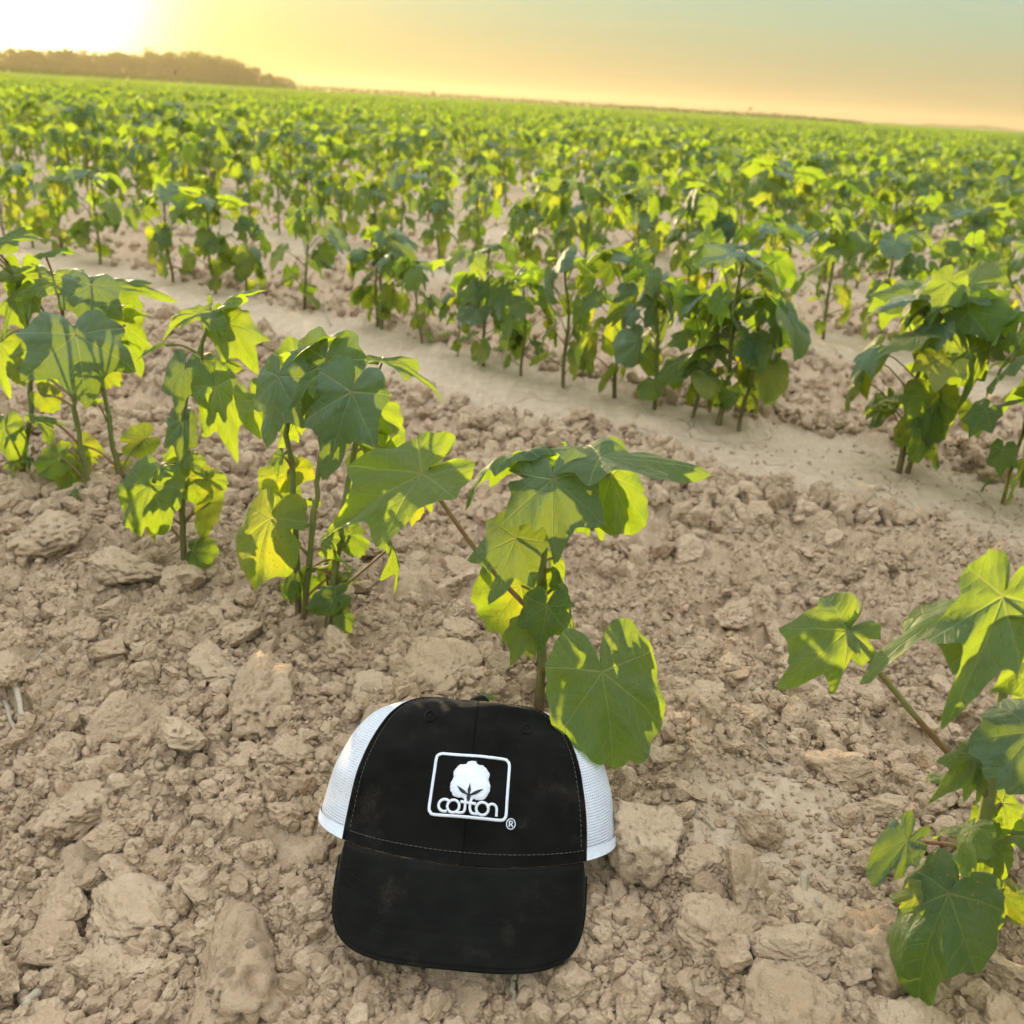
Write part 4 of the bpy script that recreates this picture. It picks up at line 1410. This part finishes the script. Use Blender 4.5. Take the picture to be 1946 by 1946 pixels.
def stroke(b, pts, width, off=.0006, closed=False, n=None, taper=None, smooth=True):
    u, v = logo_uv(pts)
    P = np.stack([u, v, 0 * u], -1)
    if closed: P = np.vstack([P, P[:1]])
    P = smooth_path(P, n or max(8, len(pts) * 6)) if smooth else P
    T = np.gradient(P[:, :2], axis=0); T /= np.linalg.norm(T, axis=1)[:, None] + 1e-12
    Nn = np.stack([-T[:, 1], T[:, 0]], -1)
    wd = width / 1285.0 * LOGO_W * .5
    wd = wd * (np.ones(len(P)) if taper is None else np.interp(np.linspace(0, 1, len(P)), np.linspace(0, 1, len(taper)), taper))
    rows = []
    for f, o_ in ((-1, -.0001), (-.8, .0005), (0, .0009), (.8, .0005), (1, -.0001)):
        q = P[:, :2] + Nn * (wd * f)[:, None]
        rows.append(on_front(q[:, 0], q[:, 1], off + o_))
    V = np.concatenate(rows)
    L = np.concatenate([[0], np.cumsum(np.linalg.norm(np.diff(P, axis=0), axis=1))])
    b.add(cap_world(V) - CAP_BASE, grid_faces(5, len(P)), np.stack([np.repeat(np.arange(5) * .001, len(P)), np.tile(L, 5)], -1))

def ell(cx, cy, rx, ry, a0, a1, n=24, rot=5):
    a = np.radians(np.linspace(a0, a1, n)); r_ = R(rot)
    x, y = rx * np.cos(a), -ry * np.sin(a)
    return [(cx + x_ * math.cos(r_) - y_ * math.sin(r_), cy + x_ * math.sin(r_) + y_ * math.cos(r_)) for x_, y_ in zip(x, y)]

b = Bag()
fr_pts = [(480, 256), (740, 279), (1010, 303), (1280, 329), (1530, 354), (1585, 380), (1618, 445), (1607, 640), (1592, 830), (1578, 1030), (1567, 1210), (1545, 1275), (1478, 1308),
          (1200, 1285), (920, 1258), (640, 1230), (372, 1204), (315, 1170), (290, 1105), (313, 900), (337, 720), (362, 530), (390, 335), (420, 282)]
stroke(b, fr_pts, 50, closed=True, n=220)
obj('logo_frame', b.mesh('logo_frame', [M_THREAD]), cap, label='white embroidered rounded rectangle')
b = Bag()
stroke(b, ell(545, 1068, 98, 92, 52, 300), 46, n=40)
stroke(b, ell(693, 1088, 100, 96, 0, 360, 40), 45, n=70)
stroke(b, [(893, 985), (890, 1060), (888, 1120), (870, 1172), (820, 1188), (745, 1184)], 45, n=36)
stroke(b, [(975, 995), (968, 1080), (970, 1140), (995, 1195), (1050, 1212), (1130, 1212)], 45, n=36)
stroke(b, [(812, 1022), (940, 1042), (1066, 1062)], 48, n=20, off=.0009)
stroke(b, ell(1172, 1135, 100, 96, 0, 360, 40), 45, n=70)
stroke(b, [(1258, 1125), (1275, 1088), (1325, 1064), (1375, 1078), (1405, 1120), (1408, 1180), (1402, 1254)], 45, n=44)
stroke(b, [(858, 948), (890, 975), (900, 1020)], 52, n=14, off=.0008)
stroke(b, [(1030, 962), (990, 985), (972, 1030)], 52, n=14, off=.0008)
obj('lettering', b.mesh('lettering', [M_THREAD]), cap, label='white embroidered word cotton')
boll = np.array([(985, 380), (1050, 395), (1095, 445), (1190, 470), (1250, 530), (1283, 600), (1272, 690), (1300, 790), (1285, 880), (1240, 950), (1180, 1000), (1095, 1008),
                 (1020, 980), (950, 945), (880, 962), (780, 958), (700, 930), (650, 860), (632, 780), (645, 710), (685, 650), (688, 560), (728, 490), (800, 440), (885, 432), (930, 395)], float)
u, v = logo_uv(boll)
P = smooth_path(np.column_stack([np.append(u, u[0]), np.append(v, v[0]), np.zeros(len(u) + 1)]), 140)[:-1, :2]
P = P + .00016 * np.random.RandomState(3).normal(size=P.shape)
c0 = P.mean(0)
rings = [c0 + (P - c0) * f for f in (.15, .35, .55, .75, .92, 1.0)]
V = [on_front(c0[:1], c0[1:], .0016)] + [on_front(r_[:, 0], r_[:, 1], .0016 if f < .99 else .0002) for f, r_ in zip((.15, .35, .55, .75, .92, 1.0), rings)]
m_ = len(P); j = np.arange(m_); k = (j + 1) % m_
F = [np.stack([0 * j, 1 + j, 1 + k], -1)]
for i in range(5):
    o0, o1 = 1 + i * m_, 1 + (i + 1) * m_
    F += [np.stack([o0 + j, o1 + j, o1 + k], -1), np.stack([o0 + j, o1 + k, o0 + k], -1)]
V = np.concatenate(V)
bo = cap_part('boll_emblem', V, np.vstack(F), M_THREAD, V[:, :2], label='white embroidered cotton boll')
b = Bag()
stroke(b, [(945, 1005), (946, 950), (948, 900)], 44, off=.0022, n=12, taper=[1, .9, 1])
stroke(b, [(948, 910), (955, 840), (966, 742)], 54, off=.0022, n=16, taper=[.55, 1, .05])
stroke(b, [(935, 925), (890, 890), (830, 850), (750, 772)], 56, off=.0022, n=20, taper=[.5, .5, 1, .9, .05])
stroke(b, [(958, 930), (1010, 910), (1080, 880), (1185, 832)], 56, off=.0022, n=20, taper=[.5, .5, 1, .9, .05])
obj('boll_stalk', b.mesh('boll_stalk', [M_BTHREAD]), bo)
b = Bag()
stroke(b, ell(1645, 1365, 72, 80, 0, 360, 30), 17, n=60, off=.0004)
stroke(b, [(1622, 1318), (1620, 1365), (1618, 1412)], 22, n=8)
stroke(b, [(1622, 1322), (1660, 1326), (1672, 1346), (1655, 1366), (1622, 1368)], 18, n=20)
stroke(b, [(1642, 1368), (1662, 1392), (1682, 1414)], 20, n=8)
obj('registered_mark', b.mesh('registered_mark', [M_THREAD]), cap, label='small embroidered letter R in a circle')

# ------------------------------------------------------------------ clods
import bmesh
def ico(sub):
    bm = bmesh.new()
    bmesh.ops.create_icosphere(bm, subdivisions=sub, radius=1.0)
    V = np.array([v.co[:] for v in bm.verts]); F = np.array([[v.index for v in f.verts] for f in bm.faces])
    bm.free()
    return V, F
ICO = {s: ico(s) for s in (2, 3, 4, 5)}

def clod_geo(rs, sub, rough=1.0):
    D, F = ICO[sub]
    n = rs.randint(5, 9)
    N = rs.normal(size=(n, 3)); N /= np.linalg.norm(N, axis=1)[:, None]
    dd = rs.uniform(.5, .92, n)
    dots = np.maximum(D @ N.T, 1e-3)
    r = np.minimum((dd[None] / dots), 1.15)
    r = (np.sum(r ** -20.0, axis=1)) ** (-1 / 20.0)      # rounded facets
    r = r / r.mean()
    o = rs.uniform(0, 60, 3)
    q = D * 1.6 + o
    r = r * (1 + rough * (.13 * fbm(q[:, 0], q[:, 1], q[:, 2], 2) + .065 * fbm(q[:, 0] * 3, q[:, 1] * 3, q[:, 2] * 3, 3, 2.1, .6)))
    rid = np.abs(perlin(q[:, 0] * 2.3 + 9, q[:, 1] * 2.3, q[:, 2] * 2.3))
    r = r * (1 - .16 * rough * np.exp(-(rid / .07) ** 2))
    if sub >= 4:
        gx_ = perlin(q[:, 0] * 9, q[:, 1] * 9, q[:, 2] * 9)
        r = r * (1 + .035 * np.maximum(gx_, -.1) + .018 * perlin(q[:, 0] * 17, q[:, 1] * 17, q[:, 2] * 17))
    V = D * r[:, None] * np.array([1, rs.uniform(.72, .98), rs.uniform(.55, .85)])
    return V, F

BIG = [mesh_np('clod', *clod_geo(np.random.RandomState(40 + i), 5), None, True, [M_CLOD]) for i in range(8)]
MED = [mesh_np('clod', *clod_geo(np.random.RandomState(80 + i), 4), None, False, [M_CLOD]) for i in range(14)]
SML = [mesh_np('clod', *clod_geo(np.random.RandomState(140 + i), 3, 1.2), None, False, [M_CLOD]) for i in range(10)]
CRM = [mesh_np('crumb', *clod_geo(np.random.RandomState(180 + i), 2, 1.3), None, False, [M_CLOD]) for i in range(10)]

NAMED = [  # pixel x, y of the middle, half width in pixels, vertical squash, label
    (488, 1312, 76, .9, 'large rounded clod above left of the cap'),
    (838, 1268, 78, .62, 'wide flattened clod just behind the top of the cap'),
    (1238, 1580, 66, 1.15, 'large upright clod beside the right mesh side of the cap'),
    (1335, 1640, 42, .9, 'clod lying against the large upright one right of the cap'),
    (470, 1850, 105, .9, 'biggest clod at the lower picture edge, left of the visor'),
    (272, 1722, 76, .62, 'wide cracked clod with a ledge, lower left'),
    (150, 1530, 62, .8, 'broad clod with a steep face at the left'),
    (575, 1722, 42, .9, 'knobbly clod close to the left edge of the visor'),
    (415, 1258, 50, .75, 'flat-topped clod at the foot of the two-stemmed plant'),
    (1685, 1822, 82, .95, 'massive broken clod below the lone plant on the right'),
    (1560, 1740, 60, .75, 'rough clod with a straw stub beside it, lower right'),
    (1365, 1768, 66, .8, 'crumbly humped clod between visor and lone plant'),
    (668, 1862, 40, 1.0, 'clod wedged under the left corner of the visor'),
    (1094, 1858, 36, .9, 'clod touching the right corner of the visor'),
    (868, 1872, 62, .7, 'smooth pale clod under the middle of the visor'),
    (185, 1465, 40, .95, 'square-faced clod in the left foreground'),
    (205, 1840, 48, .8, 'rounded clod in the lower left corner area'),
    (1480, 1935, 95, .7, 'big clod cut by the lower picture edge, right of the visor'),
    (560, 1420, 38, .8, 'pale clod left of the cap above its mesh side'),
    (700, 1300, 40, .8, 'angular clod between the foot of the two-stemmed plant and the cap'),
    (1085, 1215, 42, .7, 'clod right of the stem behind the cap'),
    (1290, 1272, 46, .8, 'jagged clod beyond the large round leaf on the cap'),
    (1345, 1335, 40, .8, 'blocky clod on the ridge beyond the large round leaf'),
    (1282, 1388, 34, .35, 'thin flat flake of soil right of the large round leaf'),
    (250, 1075, 60, .7, 'broad clod beneath the big round lower leaf, left'),
    (90, 1030, 55, .8, 'dusty clod at the foot of the bushy plants on the left'),
    (830, 812, 34, .8, 'rounded clod in the furrow before the second row'),
    (1545, 770, 36, .6, 'dark clod in the furrow behind the second row'),
    (1400, 1180, 40, .6, 'cracked slab at the edge of the furrow'),
]
def put_clod(P, r, me, rs, label, group=None, squash=1.0, tilt=.5):
    o = obj('soil_clod', me, label=label, cat='clod', group=group)
    o.location = P
    o.rotation_euler = (rs.normal(0, tilt), rs.normal(0, tilt), rs.uniform(0, 6.28))
    o.scale = (r, r, r * squash)
    return o

rs = np.random.RandomState(77)
taken = []
for i, (x, y, hw, sq, lab) in enumerate(NAMED):
    G = ground_hit(x, y + hw * .35)
    dist = np.linalg.norm(G - C_O)
    r = hw / FPX * dist * 1.06
    z = float(ground_z(G[0], G[1], 1)) * .5 + G[2] * .5
    put_clod((G[0], G[1], z + r * .26 * sq), r, BIG[i % 8], rs, lab, None, sq, .25)
    taken.append((G[0], G[1], r))

def in_cap(x, y):
    return (abs(x + .010) < .145) and (.475 < y < .74)

def scatter_pts(n, lo, hi, rs):
    """points of the ground spread evenly over the picture between two picture heights"""
    G = ground_hits(rs.uniform(-120, PX + 120, n), rs.uniform(lo, hi, n))
    return np.column_stack([G[:, 0], G[:, 1], np.linalg.norm(G - C_O, axis=1)])

MARKS = [(860, 1900, 'the visor'), (600, 1640, 'the left mesh side of the cap'), (1190, 1520, 'the right mesh side of the cap'), (1024, 1352, 'the stem behind the cap'),
         (572, 1198, 'the foot of the two-stemmed plant'), (352, 1094, 'the foot of the slender plant'), (205, 945, 'the foot of the bushy plant'),
         (1850, 1775, 'the foot of the lone right plant'), (1360, 1460, 'the smooth crust patch'), (30, 1340, 'the thick pale root'), (405, 1552, 'the thin curved straw'),
         (1523, 1740, 'the pale straw stub'), (72, 1905, 'the grey twig'), (488, 1312, 'the large rounded clod'), (838, 1268, 'the wide flattened clod'),
         (1238, 1580, 'the large upright clod'), (470, 1850, 'the biggest clod'), (272, 1722, 'the wide cracked clod'), (150, 1530, 'the steep-faced clod'),
         (1685, 1822, 'the massive broken clod'), (1365, 1768, 'the humped clod'), (1345, 1335, 'the blocky ridge clod'), (250, 1075, 'the big round lower leaf'),
         (1400, 1180, 'the cracked slab'), (1168, 1000, 'the top leaves behind the cap'), (1700, 905, 'the thick-stemmed second-row plant'), (1570, 1310, 'the lone plant\'s outflung leaf')]
near_marks = {}
cnt = 0
pp_ = scatter_pts(1150, 900, 2060, rs)
cms = crust_mask(pp_[:, 0], pp_[:, 1])
zz_ = ground_z(pp_[:, 0], pp_[:, 1], 1)
cand = []
for (x, y, d), cm, z in zip(pp_, cms, zz_):
    if rs.rand() < cm * .96: continue
    r = .0075 * (1 - rs.rand()) ** (-.42)
    cand.append((min(r, .024) / d, x, y, min(r, .024), z))
cand.sort(reverse=True)
for _, x, y, r, z in cand:
    if cnt >= 300 - len(NAMED): break
    if in_cap(x, y) or any((x - a) ** 2 + (y - b_) ** 2 < (.72 * (r + c)) ** 2 for a, b_, c in taken): continue
    o = put_clod((x, y, z + r * .34), r, MED[rs.randint(14)], rs, 'x', 'loose clods on the near ground', rs.uniform(.7, 1.0))
    qx, qy, _z = proj((x, y, z))
    bx, by, bn_ = min(MARKS, key=lambda m: (m[0] - qx[0]) ** 2 + ((m[1] - qy[0]) * 1.2) ** 2)
    dx_, dy_ = qx[0] - bx, qy[0] - by
    sd_ = ('right of' if dx_ > 0 else 'left of') if abs(dx_) > abs(dy_) else ('before' if dy_ > 0 else 'behind')
    near_marks.setdefault((bn_, sd_), []).append((math.hypot(dx_, dy_), o))
    taken.append((x, y, r)); cnt += 1

for (bn_, sd_), lst in near_marks.items():
    for i, (_d, o) in enumerate(sorted(lst, key=lambda q: q[0])):
        o['label'] = ('loose clod %s %s, %s away from it' % (sd_, bn_, 'the %s' % ordinal(i + 1))) if len(lst) > 1 else 'only loose clod lying %s %s' % (sd_, bn_)

# the countless smaller clods and crumbs
def crumbs(name, n, lo, hi, rmin, rmax, pw, shapes, label, seed, ck=1.3):
    rs = np.random.RandomState(seed)
    px, py = rs.uniform(-150, PX + 150, n), rs.uniform(lo, hi, n)
    G = ground_hits(px, py)
    X, Y = G[:, 0], G[:, 1]
    cm = crust_mask(X, Y)
    keep = (rs.rand(n) > cm * ck) & (Y < 9) & (fbm(X * 7, Y * 7, 9.0, 2) > -.45)
    X, Y, cm = X[keep], Y[keep], cm[keep]
    m = len(X)
    r = np.minimum(rmin * (1 - rs.rand(m)) ** (-pw), rmax)
    Z = ground_z(X, Y) + r * .3
    rot = np.column_stack([rs.uniform(0, 6.28, m), rs.uniform(0, 6.28, m), rs.uniform(0, 6.28, m)])
    scl = r[:, None] * rs.uniform(.75, 1.15, (m, 3))
    geo_scatter(name, np.column_stack([X, Y, Z]), rot, scl, rs.randint(0, len(shapes), m), [('shape', s) for s in shapes], label)

crumbs('small_clods', 10500, 900, 2060, .0032, .011, .45, SML, 'countless small soil clods strewn over the near ground', 301)
crumbs('soil_crumbs', 52000, 850, 2060, .0013, .0045, .5, CRM, 'fine soil crumbs between the clods', 302, .72)
crumbs('furrow_clods', 24000, 380, 1000, .0050, .020, .5, SML, 'small clods filling the furrows further back', 303)

# ------------------------------------------------------------------ straw, roots, a dead stub
def straw_mat():
    m, t, b, out = new_mat('dry_straw')
    geo = t.new('NewGeometry')
    n = t.noise(geo.outputs['Position'], 120.0, 3)
    t.put(b.inputs['Base Color'], t.mix(n, (.30, .23, .14), (.52, .43, .29)))
    b.inputs['Roughness'].default_value = .8
    return m
M_STRAW = straw_mat()
STRAWS = [([(22, 1275), (32, 1330), (52, 1398)], .0042, 'thick pale root lying on the soil at the left edge'),
          ([(12, 1345), (25, 1385), (42, 1425)], .0030, 'shorter dry root just below the thick one'),
          ([(375, 1562), (400, 1550), (438, 1552)], .0013, 'thin curved straw left of the cap'),
          ([(42, 1618), (70, 1617), (98, 1617)], .0016, 'short straight straw at the left'),
          ([(92, 1865), (75, 1900), (52, 1946)], .0050, 'grey twig in the lower left corner'),
          ([(1518, 1712), (1524, 1740), (1530, 1775)], .0032, 'pale straw stub standing in the clods, lower right'),
          ([(1540, 1752), (1570, 1770), (1590, 1792)], .0014, 'thin straw next to the pale stub'),
          ([(1606, 1470), (1604, 1490), (1602, 1512)], .0014, 'short pale straw on the crust left of the lone plant'),
          ([(978, 1858), (974, 1890), (976, 1925)], .0028, 'dry root poking from under the visor'),
          ([(1435, 1430), (1455, 1452), (1490, 1478)], .0011, 'hair-thin straw on the smooth crust patch'),
          ([(183, 1200), (180, 1212), (192, 1222)], .0014, 'little pale straw curl among the clods, left'),
          ([(615, 585), (622, 605), (628, 622)], .0028, 'dead brown stub on the pale crust of the second row')]
for i, (pts, r, lab) in enumerate(STRAWS):
    W_ = []
    for j, (x, y) in enumerate(pts):
        G = ground_hit(x, y)
        up = (.016 if 'stub' in lab and j == 0 else .0) + r * 1.2
        W_.append((G[0], G[1], float(ground_z(G[0], G[1], 1)) + up + .003))
    W_ = np.array(W_); base_ = W_[-1].copy()
    V, F = tube(smooth_path(W_, 14) - base_ + .0006 * np.random.RandomState(i).normal(size=(14, 3)), np.linspace(r, r * .6, 14), 7)
    obj('dry_straw' if r < .0025 else 'dry_root', mesh_np('dry_straw', V, split_quads(F), None, True, [M_STRAW]), label=lab, cat='straw' if r < .0025 else 'root', loc=base_)

STK = []
for i in range(5):
    rs = np.random.RandomState(600 + i)
    P = smooth_path(np.array([[-1, 0, 0], [-.3, rs.normal(0, .12), .05], [.4, rs.normal(0, .15), 0], [1, 0, .05]]), 9)
    V, F = tube(P, np.linspace(.09, .05, 9), 5)
    STK.append(mesh_np('straw', V, split_quads(F), None, True, [M_STRAW]))
rs = np.random.RandomState(611)
G = ground_hits(rs.uniform(-100, PX + 100, 150), rs.uniform(900, 2050, 150))
m = len(G)
geo_scatter('straw_litter', np.column_stack([G[:, 0], G[:, 1], ground_z(G[:, 0], G[:, 1]) + .003]), np.column_stack([rs.normal(0, .25, m), rs.normal(0, .25, m), rs.uniform(0, 6.28, m)]),
            np.repeat(rs.uniform(.004, .013, (m, 1)), 3, 1), rs.randint(0, 5, m), [('shape', q) for q in STK], 'scattered bits of dry straw between the clods')

# ------------------------------------------------------------------ evening haze
hz, t, b, out = new_mat('evening_haze')
t.n.remove(b)
pv = t.new('VolumePrincipled')
pv.inputs['Color'].default_value = (.70, .56, .33, 1)
pv.inputs['Density'].default_value = .00062
pv.inputs['Anisotropy'].default_value = .36
t.l.new(pv.outputs[0], out.inputs['Volume'])
hx, hy0, hy1, hz0, hz1 = 1600., -40., 1700., -3., 16.
V = np.array([(x, y, z) for z in (hz0, hz1) for y in (hy0, hy1) for x in (-hx, hx)])
F = np.array([(0, 2, 3, 1), (4, 5, 7, 6), (0, 1, 5, 4), (2, 6, 7, 3), (0, 4, 6, 2), (1, 3, 7, 5)])
obj('haze', mesh_np('haze', V, F, None, False, [hz]), kind='stuff', label='warm evening haze in the air over the field')
